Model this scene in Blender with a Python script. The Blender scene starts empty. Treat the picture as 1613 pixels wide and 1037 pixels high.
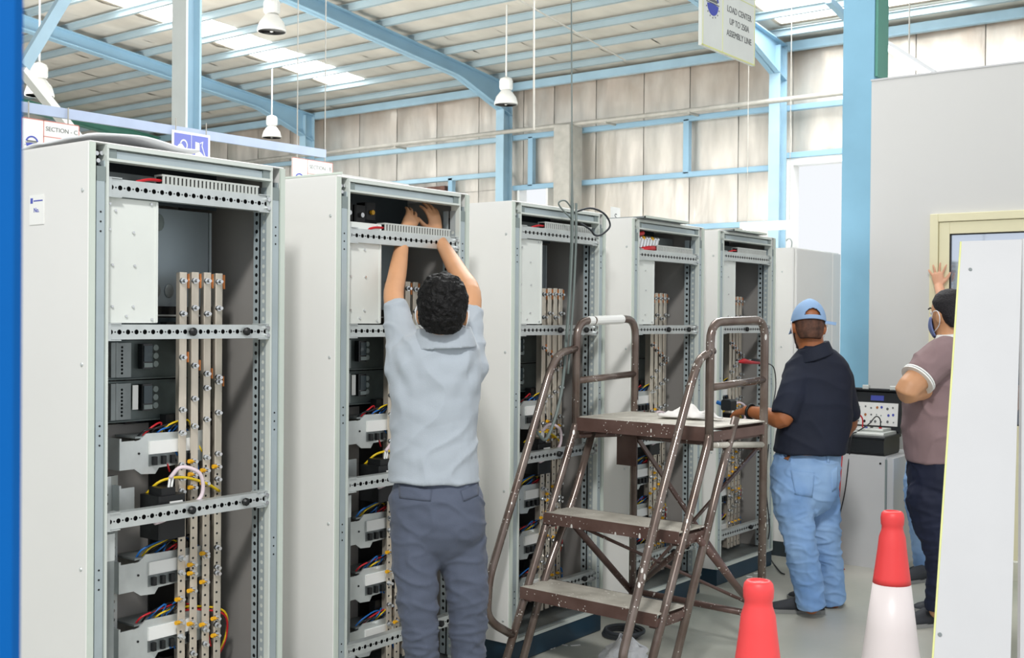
import bpy, bmesh, math, random
from mathutils import Vector, Matrix, noise
from mathutils.bvhtree import BVHTree
random.seed(11)
PI = math.pi
SC = bpy.context.scene
COL = SC.collection
V = Vector
# ---------------------------------------------------------------- camera, sky, light, exposure
cd = bpy.data.cameras.new('camera'); cam = bpy.data.objects.new('camera', cd); COL.objects.link(cam)
R_, U_, F_ = V((0.79317, 0.60894, 0.00839)), V((-0.01202, 0.00188, 0.99993)), V((-0.60888, 0.79322, -0.00881))
cam.matrix_world = Matrix(((R_.x, U_.x, -F_.x, 0), (R_.y, U_.y, -F_.y, 0), (R_.z, U_.z, -F_.z, 1.571), (0, 0, 0, 1)))
cd.sensor_width = 36; cd.lens = 1807.6 / 1613 * 36; cd.clip_start = .05; cd.clip_end = 200
cd.dof.use_dof = True; cd.dof.focus_distance = 4.6; cd.dof.aperture_fstop = 9
SC.camera = cam
w = bpy.data.worlds.new('world'); SC.world = w; w.use_nodes = True
bg = w.node_tree.nodes['Background']; bg.inputs[0].default_value = (.93, .96, 1, 1); bg.inputs[1].default_value = .96
def area(name, loc, aim, size, power, col=(1, 1, 1), sy=None):
    l = bpy.data.lights.new(name, 'AREA'); l.energy = power; l.size = size; l.color = col
    if sy: l.shape = 'RECTANGLE'; l.size_y = sy
    o = bpy.data.objects.new(name, l); COL.objects.link(o); o.location = loc
    o.rotation_euler = (V(aim) - V(loc)).to_track_quat('-Z', 'Y').to_euler(); return o
area('daylight_hall_skylight', (.6, -1.6, 6.6), (-3.2, 3, 1.2), 0.8, 400, (1, .985, .96))
area('daylight_skylight_row', (-5, 9, 6.6), (-5, 9.5, 0), 3, 480, (1, 1, 1), 8)
area('roof_fill_light', (-15, 8, 1.5), (-15, 12, 7), 7, 1050, (1, .97, .92))  # added fill aimed up at the roof, no such source in the hall
SC.view_settings.view_transform = 'Standard'; SC.view_settings.look = 'None'
SC.view_settings.exposure = 0.06; SC.view_settings.gamma = 1; SC.view_settings.use_curve_mapping = False

# ---------------------------------------------------------------- materials
def lin(h):
    h = h.lstrip('#'); c = [int(h[i:i + 2], 16) / 255 for i in (0, 2, 4)]
    return [x / 12.92 if x <= .04045 else ((x + .055) / 1.055) ** 2.4 for x in c]
def mat(name, h, rough=.5, metal=0, var=.05, scale=6, bump=0, bscale=60, spec=.5, h2=None, stretch=None, contrast=None, sheen=0):
    m = bpy.data.materials.new(name); m.use_nodes = True
    nt = m.node_tree; N = nt.nodes; L = nt.links; b = N['Principled BSDF']
    c = lin(h); d = lin(h2) if h2 else [x * (1 - var * 2) for x in c]
    e = c if h2 else [min(1, x * (1 + var)) for x in c]
    tc = N.new('ShaderNodeTexCoord'); mp = N.new('ShaderNodeMapping'); L.new(tc.outputs['Object'], mp.inputs[0])
    if stretch: mp.inputs['Scale'].default_value = stretch
    nz = N.new('ShaderNodeTexNoise'); nz.inputs['Scale'].default_value = scale; nz.inputs['Detail'].default_value = 5; L.new(mp.outputs[0], nz.inputs['Vector'])
    rp = N.new('ShaderNodeValToRGB'); rp.color_ramp.elements[0].color = (*d, 1); rp.color_ramp.elements[1].color = (*e, 1)
    lo, hi = contrast or (.3, .7)
    rp.color_ramp.elements[0].position = lo; rp.color_ramp.elements[1].position = hi
    L.new(nz.outputs['Fac'], rp.inputs[0]); L.new(rp.outputs[0], b.inputs['Base Color'])
    b.inputs['Roughness'].default_value = rough; b.inputs['Metallic'].default_value = metal
    b.inputs['Specular IOR Level'].default_value = spec
    if sheen: b.inputs['Sheen Weight'].default_value = sheen
    if bump:
        n2 = N.new('ShaderNodeTexNoise'); n2.inputs['Scale'].default_value = bscale; n2.inputs['Detail'].default_value = 4; L.new(mp.outputs[0], n2.inputs['Vector'])
        bp = N.new('ShaderNodeBump'); bp.inputs['Strength'].default_value = bump; bp.inputs['Distance'].default_value = .02
        L.new(n2.outputs['Fac'], bp.inputs['Height']); L.new(bp.outputs[0], b.inputs['Normal'])
    return m
M = {}
def dm(k, *a, **kw): M[k] = mat(k, *a, **kw)
dm('cab_paint', '#e4e4e1', .38, var=.01, scale=2)
dm('cab_edge', '#ccd6cc', .4, var=.02)
dm('frame_metal', '#b3c0c4', .42, .35, var=.03, scale=10)
dm('frame_light', '#d5dcd6', .4, .1, var=.02)
dm('grey_plastic', '#84908f', .5, var=.03)
dm('zinc', '#cdd3d2', .38, .55, var=.05, scale=14)
dm('zinc_dark', '#8f9696', .42, .6, var=.12, scale=7)
dm('backplate', '#9eaab0', .4, .5, var=.05, scale=4)
dm('compwhite', '#dfe3de', .45, .0, var=.02)
dm('interior', '#9c9995', .5, .15, var=.04, scale=3)
dm('duct_grey', '#c2c6c2', .5, var=.03)
dm('busbar', '#d9cfbf', .33, .55, var=.07, scale=5, stretch=(4, 4, .6))
dm('copper', '#c9804a', .4, .6, var=.1)
dm('bolt', '#d8dadb', .25, .85, var=.05)
dm('black', '#101214', .45, var=.1)
dm('black_gloss', '#14171a', .18, var=.1)
dm('smoke', '#39454a', .2, .2, var=.14, scale=3)
dm('module_plate', '#5f6a69', .35, .45, var=.25, scale=5)
dm('lug', '#f0b21a', .4, var=.05)
dm('w_yellow', '#e8c61c', .4); dm('w_blue', '#1f6bb8', .4); dm('w_black', '#15161a', .4); dm('w_red', '#c4202a', .4); dm('w_pink', '#e2d0d6', .4); dm('w_white', '#eceae6', .4)
dm('plinth', '#1d3a4c', .42, var=.1, scale=3)
dm('plinth_grey', '#3a444a', .42, var=.1, scale=3)
dm('label_white', '#f0f1ee', .5, var=.01)
dm('ink_blue', '#4a56b4', .6); dm('ink_grey', '#6d6f70', .6); dm('ink_red', '#dd8a80', .6)
dm('blue_steel', '#a6c6d8', .42, var=.05, scale=2)
dm('blue_rafter', '#96bcd4', .42, var=.05, scale=1)
dm('column_blue', '#86b8d2', .42, var=.05, scale=2)
dm('rail_lilac', '#b4c2dc', .45, var=.03)
dm('teal', '#5d9b8a', .45, var=.06, scale=2)
dm('purlin', '#a3b6be', .45, var=.06, scale=1)
dm('girt_grey', '#b9b6ae', .5, .1, var=.08)
dm('near_blue', '#005fae', .6, var=.02, spec=.15)
dm('col_white', '#dde3df', .45, var=.02)
dm('foil', '#dfd8ce', .33, .4, var=.1, scale=1.3, bump=.6, bscale=2.2, stretch=(3, 3, .7))
dm('foil_roof', '#d8d2c8', .5, .15, var=.08, scale=1.2, bump=.4, bscale=2.5, stretch=(1.5, .6, 1))
dm('partition', '#d3d3d1', .45, var=.012, scale=.8)
dm('cream', '#e6e0bd', .45, var=.02)
dm('panel_grey', '#cbccce', .42, var=.01)
dm('yellow_edge', '#dfe39a', .5)
dm('lampwhite', '#f2f2ef', .3, var=.02)
dm('ladder_top', '#9b978c', .6, var=.14, scale=14)
dm('rag', '#eeece9', .9, var=.03)
dm('skin', '#cf9a72', .5, var=.05, scale=9); dm('skin_dark', '#a8673f', .5, var=.05, scale=9); dm('skin_pale', '#d7a283', .5, var=.05, scale=9)
dm('hair', '#060506', .6, var=.3, scale=60, spec=.3, bump=.8, bscale=45)
dm('hair_short', '#17131a', .7, var=.25, scale=90, bump=.4, bscale=150)
dm('hair_fade', '#5a3a2b', .7, var=.3, scale=40)
dm('shirt_grey', '#aab3bc', .85, var=.03, scale=5, bump=.12, bscale=300, sheen=.2)
dm('trouser_grey', '#50586a', .8, var=.05, scale=6, bump=.12, bscale=260, sheen=.1)
dm('shirt_navy', '#141c30', .8, var=.1, scale=4, bump=.1, bscale=260)
dm('jeans', '#9dbfe6', .8, h2='#6690c8', scale=3.2, bump=.15, bscale=280)
dm('shirt_mauve', '#8d7678', .85, var=.04, scale=5, bump=.1, bscale=260)
dm('trouser_navy', '#121a34', .8, var=.1, scale=5)
dm('cap_blue', '#93b4dc', .8, var=.04, scale=6, bump=.1, bscale=200)
dm('shoe_dark', '#33363c', .7, var=.1); dm('sole', '#8b8c8a', .7)
dm('mask_white', '#eef0f4', .8, var=.01)
dm('mask_blue', '#7d8cc0', .8)
dm('leather', '#8a5433', .5)
dm('cone_red', '#f2484a', .45, var=.04, scale=3)
dm('cone_white', '#efe6e6', .35, var=.02, scale=3)
dm('case_black', '#1c2024', .5, var=.08)
dm('inst_grey', '#c9cdc9', .4, var=.03)
dm('bag', '#eef0f3', .3, var=.03)
dm('cable_dark', '#2c3036', .5)
dm('cable_grey', '#6f7a77', .5)
dm('ppe_blue', '#7a83cf', .5, var=.02)
dm('tile_white', '#e9eae8', .5)
dm('brown_dark', '#6b4a3f', .5, .1, var=.15, scale=12)
def paint_splash(name, base, base2, rough=.4):
    m = mat(name, base, rough, .15, h2=base2, scale=9, spec=.6); nt = m.node_tree; N = nt.nodes; L = nt.links; b = N['Principled BSDF']
    src = b.inputs['Base Color'].links[0].from_socket
    tc = N.new('ShaderNodeTexCoord'); outs = []
    for sc, th, st in ((26, .15, (1, 1, .4)), (60, .17, (1, 1, 1))):
        mp = N.new('ShaderNodeMapping'); mp.inputs['Scale'].default_value = st; L.new(tc.outputs['Object'], mp.inputs[0])
        vo = N.new('ShaderNodeTexVoronoi'); vo.inputs['Scale'].default_value = sc; L.new(mp.outputs[0], vo.inputs['Vector'])
        lt = N.new('ShaderNodeMath'); lt.operation = 'LESS_THAN'; lt.inputs[1].default_value = th; L.new(vo.outputs['Distance'], lt.inputs[0]); outs.append(lt)
    nz = N.new('ShaderNodeTexNoise'); nz.inputs['Scale'].default_value = 5; L.new(tc.outputs['Object'], nz.inputs['Vector'])
    gt = N.new('ShaderNodeMath'); gt.operation = 'GREATER_THAN'; gt.inputs[1].default_value = .53; L.new(nz.outputs['Fac'], gt.inputs[0])
    mx = N.new('ShaderNodeMath'); mx.operation = 'MAXIMUM'; L.new(outs[0].outputs[0], mx.inputs[0]); L.new(outs[1].outputs[0], mx.inputs[1])
    mu = N.new('ShaderNodeMath'); mu.operation = 'MULTIPLY'; L.new(mx.outputs[0], mu.inputs[0]); L.new(gt.outputs[0], mu.inputs[1])
    mc = N.new('ShaderNodeMix'); mc.data_type = 'RGBA'; L.new(mu.outputs[0], mc.inputs['Factor']); L.new(src, mc.inputs[6]); mc.inputs[7].default_value = (.78, .76, .72, 1)
    L.new(mc.outputs[2], b.inputs['Base Color']); M[name] = m
paint_splash('ladder_paint', '#6f5750', '#584039')
paint_splash('ladder_tube', '#837770', '#64534b', .22)
M['ladder_tube'].node_tree.nodes['Principled BSDF'].inputs['Metallic'].default_value = .45
paint_splash('ladder_tread', '#d2cec3', '#aca79c', .65)
def emit(name, col, s):
    m = bpy.data.materials.new(name); m.use_nodes = True; b = m.node_tree.nodes['Principled BSDF']
    b.inputs['Base Color'].default_value = (.9, .9, .9, 1); b.inputs['Emission Color'].default_value = (*col, 1); b.inputs['Emission Strength'].default_value = s
    n = m.node_tree.nodes.new('ShaderNodeTexNoise'); n.inputs['Scale'].default_value = 3; m.node_tree.links.new(n.outputs['Fac'], b.inputs['Roughness']); M[name] = m
emit('skylight_sheet', (1, .99, .97), 9)
emit('tube_light', (1, 1, 1), 4.0)
def glassy(name):
    m = bpy.data.materials.new(name); m.use_nodes = True; b = m.node_tree.nodes['Principled BSDF']
    b.inputs['Base Color'].default_value = (.62, .68, .78, 1); b.inputs['Roughness'].default_value = .04; b.inputs['Specular IOR Level'].default_value = .9
    b.inputs['Metallic'].default_value = .75
    n = m.node_tree.nodes.new('ShaderNodeTexNoise'); n.inputs['Scale'].default_value = .8
    bp = m.node_tree.nodes.new('ShaderNodeBump'); bp.inputs['Strength'].default_value = .02; m.node_tree.links.new(n.outputs['Fac'], bp.inputs['Height']); m.node_tree.links.new(bp.outputs[0], b.inputs['Normal']); M[name] = m
glassy('mirror_glass')
def floor_mat():
    m = mat('concrete_floor', '#c4c1b7', .35, 0, h2='#a1a79d', scale=1.1, bump=.05, bscale=30); M['floor'] = m
floor_mat()

# ---------------------------------------------------------------- mesh helpers
class MB:
    def __init__(s): s.v = []; s.f = []
    def add(s, vs, fs):
        o = len(s.v); s.v += [tuple(p) for p in vs]; s.f += [tuple(i + o for i in q) for q in fs]; return s
    def box(s, x0, x1, y0, y1, z0, z1):
        vs = [(x, y, z) for z in (z0, z1) for y in (y0, y1) for x in (x0, x1)]
        return s.add(vs, [(0, 2, 3, 1), (4, 5, 7, 6), (0, 1, 5, 4), (2, 6, 7, 3), (0, 4, 6, 2), (1, 3, 7, 5)])
    def cb(s, x0, x1, y0, y1, z0, z1, b=.004):      # box with chamfered edges along its longest axis
        dims = [x1 - x0, y1 - y0, z1 - z0]; a = dims.index(max(dims)); i, j = [k for k in range(3) if k != a]
        lo = (x0, y0, z0); hi = (x1, y1, z1); b = min(b, dims[i] * .4, dims[j] * .4)
        pts = [(lo[i] + b, lo[j]), (hi[i] - b, lo[j]), (hi[i], lo[j] + b), (hi[i], hi[j] - b), (hi[i] - b, hi[j]), (lo[i] + b, hi[j]), (lo[i], hi[j] - b), (lo[i], lo[j] + b)]
        if a == 1: pts = pts[::-1]
        return s.prism(pts, a, lo[a], hi[a])
    def prism(s, poly, axis, d0, d1):
        n = len(poly); ii, jj = [k for k in range(3) if k != axis]; vs = []
        for d in (d0, d1):
            for p in poly:
                q = [0, 0, 0]; q[axis] = d; q[ii] = p[0]; q[jj] = p[1]; vs.append(q)
        fs = [tuple(range(n))[::-1], tuple(range(n, 2 * n))] + [(k, (k + 1) % n, n + (k + 1) % n, n + k) for k in range(n)]
        return s.add(vs, fs)
    def bar(s, p, q, wd, ht, up=(0, 0, 1)):
        p, q = V(p), V(q); t = (q - p).normalized(); sd = t.cross(V(up))
        if sd.length < 1e-4: sd = t.cross(V((1, 0, 0)))
        sd.normalize(); u = sd.cross(t)
        vs = [c + sd * (wd / 2 * a) + u * (ht / 2 * b) for c in (p, q) for a, b in ((-1, -1), (1, -1), (1, 1), (-1, 1))]
        return s.add(vs, [(3, 2, 1, 0), (4, 5, 6, 7), (0, 1, 5, 4), (1, 2, 6, 5), (2, 3, 7, 6), (3, 0, 4, 7)])
    def tube(s, pts, r, n=8, cap=True, rad=None, closed=False):
        pts = [V(p) for p in pts]; m = len(pts); rs = rad or [r] * m; prev = None; vs = []
        for i, p in enumerate(pts):
            if closed: t = pts[(i + 1) % m] - pts[i - 1]
            else: t = pts[min(i + 1, m - 1)] - pts[max(i - 1, 0)]
            t.normalize()
            if prev is None:
                u = t.cross(V((0, 0, 1)))
                if u.length < .1: u = t.cross(V((1, 0, 0)))
            else:
                u = prev - t * prev.dot(t)
                if u.length < 1e-4: u = t.cross(V((1, 0, .3)))
            u.normalize(); prev = u; w_ = t.cross(u)
            vs += [p + (u * math.cos(k * 2 * PI / n) + w_ * math.sin(k * 2 * PI / n)) * rs[i] for k in range(n)]
        fs = []
        for i in range(m if closed else m - 1):
            j = (i + 1) % m
            fs += [(i * n + k, i * n + (k + 1) % n, j * n + (k + 1) % n, j * n + k) for k in range(n)]
        if cap and not closed: fs += [tuple(range(n))[::-1], tuple(range((m - 1) * n, m * n))]
        return s.add(vs, fs)
    def lathe(s, prof, c=(0, 0, 0), n=20):
        vs = [(c[0] + r * math.cos(k * 2 * PI / n), c[1] + r * math.sin(k * 2 * PI / n), c[2] + z) for r, z in prof for k in range(n)]; m = len(prof)
        fs = [(i * n + k, i * n + (k + 1) % n, (i + 1) * n + (k + 1) % n, (i + 1) * n + k) for i in range(m - 1) for k in range(n)]
        if prof[0][0] > 1e-6: fs.append(tuple(range(n))[::-1])
        if prof[-1][0] > 1e-6: fs.append(tuple(range((m - 1) * n, m * n)))
        return s.add(vs, fs)
    def cyl(s, p, q, r, n=10): return s.tube([p, q], r, n)
    def sph(s, c, r, n=8, sc=(1, 1, 1)):
        m = n // 2 + 1; vs = [(c[0] + r * sc[0] * math.sin(PI * i / m) * math.cos(2 * PI * k / n), c[1] + r * sc[1] * math.sin(PI * i / m) * math.sin(2 * PI * k / n), c[2] + r * sc[2] * math.cos(PI * i / m)) for i in range(1, m) for k in range(n)]
        a = len(vs); vs += [(c[0], c[1], c[2] + r * sc[2]), (c[0], c[1], c[2] - r * sc[2])]
        fs = [(i * n + k, (i + 1) * n + k, (i + 1) * n + (k + 1) % n, i * n + (k + 1) % n) for i in range(m - 2) for k in range(n)]
        fs += [(a, k, (k + 1) % n) for k in range(n)] + [(a + 1, (m - 2) * n + (k + 1) % n, (m - 2) * n + k) for k in range(n)]
        return s.add(vs, fs)
    def grid(s, fn, nu, nv):
        vs = [fn(i / nu, j / nv) for i in range(nu + 1) for j in range(nv + 1)]
        return s.add(vs, [(i * (nv + 1) + j, (i + 1) * (nv + 1) + j, (i + 1) * (nv + 1) + j + 1, i * (nv + 1) + j + 1) for i in range(nu) for j in range(nv)])
    def holes(s, o, ux, uy, L, H, centres, rad, pitch):
        """a sheet L x H from o along ux, uy with round holes really cut through it; one hole per cell"""
        o, ux, uy = V(o), V(ux), V(uy); xs = [0]
        for c in centres: xs += [c[0] - pitch / 2, c[0] + pitch / 2]
        xs.append(L)
        def P(a, b): return o + ux * a + uy * b
        for k in range(0, len(xs), 2):
            a, b = xs[k], xs[k + 1]
            if b - a > 1e-5: s.add([P(a, 0), P(b, 0), P(b, H), P(a, H)], [(0, 1, 2, 3)])
        for cx, cy, r in [(c[0], c[1], c[2] if len(c) > 2 else rad) for c in centres]:
            hp = pitch / 2; ring = [(hp, 0), (hp, 1), (0, 1), (-hp, 1), (-hp, 0), (-hp, -1), (0, -1), (hp, -1)]
            outer = [P(cx + x, H if y > 0 else (0 if y < 0 else cy)) for x, y in ring]
            inner = [P(cx + r * math.cos(k * PI / 4), cy + r * math.sin(k * PI / 4)) for k in range(8)]
            s.add(outer + inner, [(k, (k + 1) % 8, 8 + (k + 1) % 8, 8 + k) for k in range(8)])
        return s
    def mesh(s, name, m, smooth=False):
        me = bpy.data.meshes.new(name); me.from_pydata(s.v, [], s.f); me.update()
        if m: me.materials.append(M[m] if isinstance(m, str) else m)
        if smooth:
            me.polygons.foreach_set('use_smooth', [True] * len(me.polygons))
        return me
    def build(s, name, m, parent=None, smooth=False, bevel=0, kind=None, loc=None):
        me = s.mesh(name, m, smooth); o = bpy.data.objects.new(name, me); COL.objects.link(o)
        if parent: o.parent = parent
        if bevel:
            b = o.modifiers.new('bevel', 'BEVEL'); b.width = bevel; b.segments = 2; b.limit_method = 'ANGLE'
        if kind: o['kind'] = kind
        if loc: o.location = loc
        return o
def auto(o, ang=35):
    """smooth the faces of o but keep edges sharper than ang"""
    me = o.data; bm = bmesh.new(); bm.from_mesh(me)
    for f in bm.faces: f.smooth = True
    for e in bm.edges: e.smooth = len(e.link_faces) == 2 and e.calc_face_angle(0) < math.radians(ang)
    bm.to_mesh(me); bm.free(); return o
def tag(o, label=None, cat=None, group=None, kind=None):
    if label: o['label'] = label
    if cat: o['category'] = cat
    if group: o['group'] = group
    if kind: o['kind'] = kind
    return o
def empty(name, loc=(0, 0, 0), rz=0):
    o = bpy.data.objects.new(name, None); COL.objects.link(o); o.location = loc; o.rotation_euler = (0, 0, rz); o.empty_display_size = .05; return o
def thing(name, label, cat, loc=(0, 0, 0), rz=0, group=None): return tag(empty(name, loc, rz), label, cat, group)
def kids(o): return [c for c in bpy.data.objects if c.parent is o]
def copy_tree(o, parent=None):
    c = o.copy(); COL.objects.link(c); c.parent = parent
    for ch in KIDS.get(o.name, []): copy_tree(ch, c)
    return c
KIDS = {}
def index_kids():
    KIDS.clear()
    for ob in bpy.data.objects:
        if ob.parent: KIDS.setdefault(ob.parent.name, []).append(ob)
def smooth_path(pts, n=6):
    """Catmull-Rom through pts"""
    P = [V(p) for p in pts]; P = [P[0] * 2 - P[1]] + P + [P[-1] * 2 - P[-2]]; out = []
    for i in range(1, len(P) - 2):
        a, b, c, d = P[i - 1:i + 3]
        for k in range(n):
            t = k / n; out.append(.5 * ((2 * b) + (c - a) * t + (2 * a - 5 * b + 4 * c - d) * t * t + (3 * b - a - 3 * c + d) * t ** 3))
    out.append(P[-2]); return out
def fillet(pts, r, n=5):
    P = [V(p) for p in pts]; out = [P[0]]
    for a, b, c in zip(P, P[1:], P[2:]):
        d1 = (a - b); d2 = (c - b); k = min(r, d1.length * .48, d2.length * .48); s = b + d1.normalized() * k; e = b + d2.normalized() * k
        for i in range(n + 1):
            t = i / n; out.append(s * (1 - t) ** 2 + b * 2 * t * (1 - t) + e * t * t)
    out.append(P[-1]); return out
def text(body, size, parent, loc, rot, m, name='lettering', align='CENTER', ext=.0008, sx=1):
    cu = bpy.data.curves.new(name, 'FONT'); cu.body = body; cu.size = size; cu.align_x = align; cu.align_y = 'CENTER'; cu.extrude = ext
    t = bpy.data.objects.new(name + '_tmp', cu); COL.objects.link(t)
    me = bpy.data.meshes.new_from_object(t.evaluated_get(bpy.context.evaluated_depsgraph_get())); bpy.data.objects.remove(t)
    me.materials.clear(); me.materials.append(M[m]); o = bpy.data.objects.new(name, me); COL.objects.link(o); o.parent = parent; o.location = loc; o.rotation_euler = rot; o.scale = (sx, 1, 1); return o
def stain_top(m, z0, z1, col):
    """brown staining that has crept down from the eaves on the foil"""
    nt = m.node_tree; N = nt.nodes; L = nt.links; b = N['Principled BSDF']; src = b.inputs['Base Color'].links[0].from_socket
    tc = N.new('ShaderNodeTexCoord'); sx = N.new('ShaderNodeSeparateXYZ'); L.new(tc.outputs['Object'], sx.inputs[0])
    mr = N.new('ShaderNodeMapRange'); mr.inputs['From Min'].default_value = z0; mr.inputs['From Max'].default_value = z1; L.new(sx.outputs['Z'], mr.inputs['Value'])
    nz_ = N.new('ShaderNodeTexNoise'); nz_.inputs['Scale'].default_value = 1.6; nz_.inputs['Detail'].default_value = 6; L.new(tc.outputs['Object'], nz_.inputs['Vector'])
    mu = N.new('ShaderNodeMath'); mu.operation = 'MULTIPLY'; L.new(mr.outputs['Result'], mu.inputs[0]); L.new(nz_.outputs['Fac'], mu.inputs[1])
    mc = N.new('ShaderNodeMix'); mc.data_type = 'RGBA'; L.new(mu.outputs[0], mc.inputs['Factor']); L.new(src, mc.inputs[6]); mc.inputs[7].default_value = (*lin(col), 1); L.new(mc.outputs[2], b.inputs['Base Color'])
stain_top(M['foil'], 5.5, 6.3, '#a07e62')

# ================================================================ THE SETTING
S = 'structure'
fl = MB().box(-36, 5, -9, 19.4, -.12, -.012).build('floor', 'floor', kind=S)
slab_me = None
for i in range(13):
    for j in range(9):
        x = -36 + i * 3.2; y = -8.6 + j * 3.2
        if y > 19: continue
        if slab_me is None:
            slab_me = MB().box(0, 3.192, 0, 3.192, -.02, 0).mesh('slab', 'floor')
        o = bpy.data.objects.new('slab', slab_me); COL.objects.link(o); o.parent = fl; o.location = (x, y, 0)

def zt(y): return 6.42 + .11 * (18.7 - y)
# --- back wall: outer sheet with openings, foil insulation strips, girts and posts
YW = 19.0
wb = MB()
for x0, x1, z0, z1 in ((-36, -14.4, 0, 6.7), (-14.4, -13.62, 0, 3.0), (-14.4, -13.62, 4.33, 6.7), (-13.62, -8.45, 0, 6.7), (-8.45, -5.2, 4.47, 6.7), (-5.2, 3, 0, 6.7)):
    wb.box(x0, x1, 19.16, 19.2, z0, z1)
wb = wb.build('wall_back', 'girt_grey', kind=S)
nz = lambda x, y, z: noise.noise(V((x, y, z)))
def strip(x0, x1, z0, z1, seed):
    def fn(a, b):
        x = x0 + .008 + (x1 - x0 - .016) * a; z = z0 + (z1 - z0) * b
        e = min(1, 6 * min(a, 1 - a)); k = math.sin(PI * b) ** .6
        d = -.035 * e - .05 * nz(x * 1.7 + seed, z * .9, 3) * e - .03 * nz(x * 6, z * .6, seed) * e * k - .012 * nz(x * 11, z * 4, seed)
        return (x, YW + .1 + d, z)
    return MB().grid(fn, 10, max(4, int((z1 - z0) * 5))).build('insulation_panel', 'foil', wb, smooth=True)
xs = [-36 + 1.2 * k for k in range(30)] + [0]
edges = sorted(set([round(x, 3) for x in xs if not (-15 < x < -4.6)] + [-14.4, -13.62, -12.6, -11.5, -10.5, -9.5, -8.45, -7.4, -6.3, -5.2]))
for k, (x0, x1) in enumerate(zip(edges, edges[1:])):
    rows = [(0, 4.3), (4.3, 5.38), (5.38, 6.36)]
    if abs(x0 + 14.4) < .01: rows = [(0, 3.0), (4.34, 5.38), (5.38, 6.36)]
    if -8.5 < x0 < -5.3: rows = [(4.5, 5.38), (5.38, 6.36)]
    for z0, z1 in rows: strip(x0, x1, z0 + .004, z1 - .004, k * 1.37)
def part(mb, name, m, par, **k): return mb.build(name, m, par, **k)
part(MB().cb(-36, 3, 18.86, 18.98, 6.3, 6.46, .01), 'eave_strut', 'blue_steel', wb)
for x0, x1, z, m_ in ((-36, -14.6, 5.32, 'blue_steel'), (-14.6, -8.5, 5.32, 'blue_rafter'), (-8.5, 3, 5.3, 'blue_rafter'), (-36, -14.7, 4.6, 'blue_steel'), (-14.5, -8.6, 4.28, 'blue_rafter'), (-14.5, -8.6, 3.3, 'blue_rafter'), (-8.45, -5.2, 4.47, 'blue_rafter')):
    part(MB().cb(x0, x1, 18.86, 18.97, z - .05, z + .05, .008), 'girt', m_, wb)
part(MB().tube([(-36, 18.55, 5.42), (3, 18.55, 5.38)], .045, 8), 'service_pipe', 'girt_grey', wb, smooth=True)
for x in (-34, -28.5, -23, -17.5, -12, -10.2, -6):
    part(MB().box(x - .02, x + .02, 18.5, 18.9, 5.33, 5.37), 'pipe_bracket', 'girt_grey', wb)
for x, z0, z1, m_ in ((-14.05, 4.3, 5.3, 'blue_rafter'), (-10.45, 4.3, 5.3, 'blue_rafter'), (-16.2, 3.2, 4.6, 'blue_rafter')):
    part(MB().cb(x - .06, x + .06, 18.86, 18.98, z0, z1, .006), 'girt_post', m_, wb)
part(MB().cb(-13.1, -12.72, 18.35, 18.8, 0, 5.36, .01), 'cable_duct', 'girt_grey', wb)
part(MB().box(-18.4, -16.3, 18.8, 18.98, 4.3, 4.44), 'shutter_box', 'brown_dark', wb)
# window and door openings in the back wall
def wframe(name, x0, x1, z0, z1, t, mull):
    o = MB(); o.box(x0, x0 + t, 18.9, 19.16, z0, z1).box(x1 - t, x1, 18.9, 19.16, z0, z1).box(x0 + t, x1 - t, 18.9, 19.16, z1 - t, z1)
    if z0 > .2: o.box(x0 + t, x1 - t, 18.9, 19.16, z0, z0 + t)
    o = o.build(name, 'lampwhite', kind=S)
    for m_ in mull: MB().box(m_ - .03, m_ + .03, 19.0, 19.08, z0 + t, z1 - t).build('mullion', 'lampwhite', o)
    return o
wframe('window_1', -14.4, -13.62, 3.0, 4.33, .05, [])
wframe('door_1', -8.47, -5.2, 0, 4.42, .12, [])
# --- columns of the back wall and roof frames
def wall_column(x):
    o = MB().box(x - .1, x + .1, 18.55, 18.57, 0, 6.35).box(x - .1, x + .1, 18.83, 18.85, 0, 6.35).box(x - .008, x + .008, 18.57, 18.83, 0, 6.35)
    return o.build('column', 'blue_steel', kind=S)
def rafter(x, m_):
    N = 14; ys = [18.85 - k * (18.85 - 6.8) / N for k in range(N + 1)] ; ys = sorted(set(ys + [18.55, 17.3, 17.0]), reverse=True)
    def zu(y): return zt(y) - .27 - max(0, (y - 17.2) / 1.35) * .3
    top = [(y, zt(y)) for y in ys]; bot = [(y, zu(y)) for y in ys]
    o = MB().prism(top + bot[::-1], 0, x - .01, x + .01)
    o.prism(top + [(y, z - .02) for y, z in top[::-1]], 0, x - .1, x + .1); o.prism([(y, z + .02) for y, z in bot] + bot[::-1], 0, x - .1, x + .1)
    return o.build('rafter', m_, cei)
# --- roof: sheet, skylights, foil rolls, purlins
cm = MB()
SKY = ((-18.75, -17.55, 8.9, 17.9), (-8.35, -5.3, 10.5, 18.35))
def rsheet(x0, x1, y0, y1, m=cm, th=.03, up=.19):
    m.add([(x, y, zt(y) + up + h) for h in (0, th) for y in (y0, y1) for x in (x0, x1)], [(0, 2, 3, 1), (4, 5, 7, 6), (0, 1, 5, 4), (2, 6, 7, 3), (0, 4, 6, 2), (1, 3, 7, 5)])
YR0 = 6.8
for x0, x1 in ((-36, -18.75), (-17.55, -8.35), (-5.3, 3)): rsheet(x0, x1, -10, 19.3)
for x0, x1, y0, y1 in SKY: rsheet(x0, x1, -10, y0); rsheet(x0, x1, y1, 19.3)
cei = cm.build('ceiling', 'girt_grey', kind=S)
for x0, x1, y0, y1 in SKY:
    n = 1 if x1 - x0 < 2 else 3
    for k in range(n):
        a = x0 + (x1 - x0) * k / n; b = x0 + (x1 - x0) * (k + 1) / n; m_ = MB(); rsheet(a + .01, b - .01, y0, y1, m_, .01, .2); m_.build('skylight_sheet', 'skylight_sheet', cei)
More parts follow.
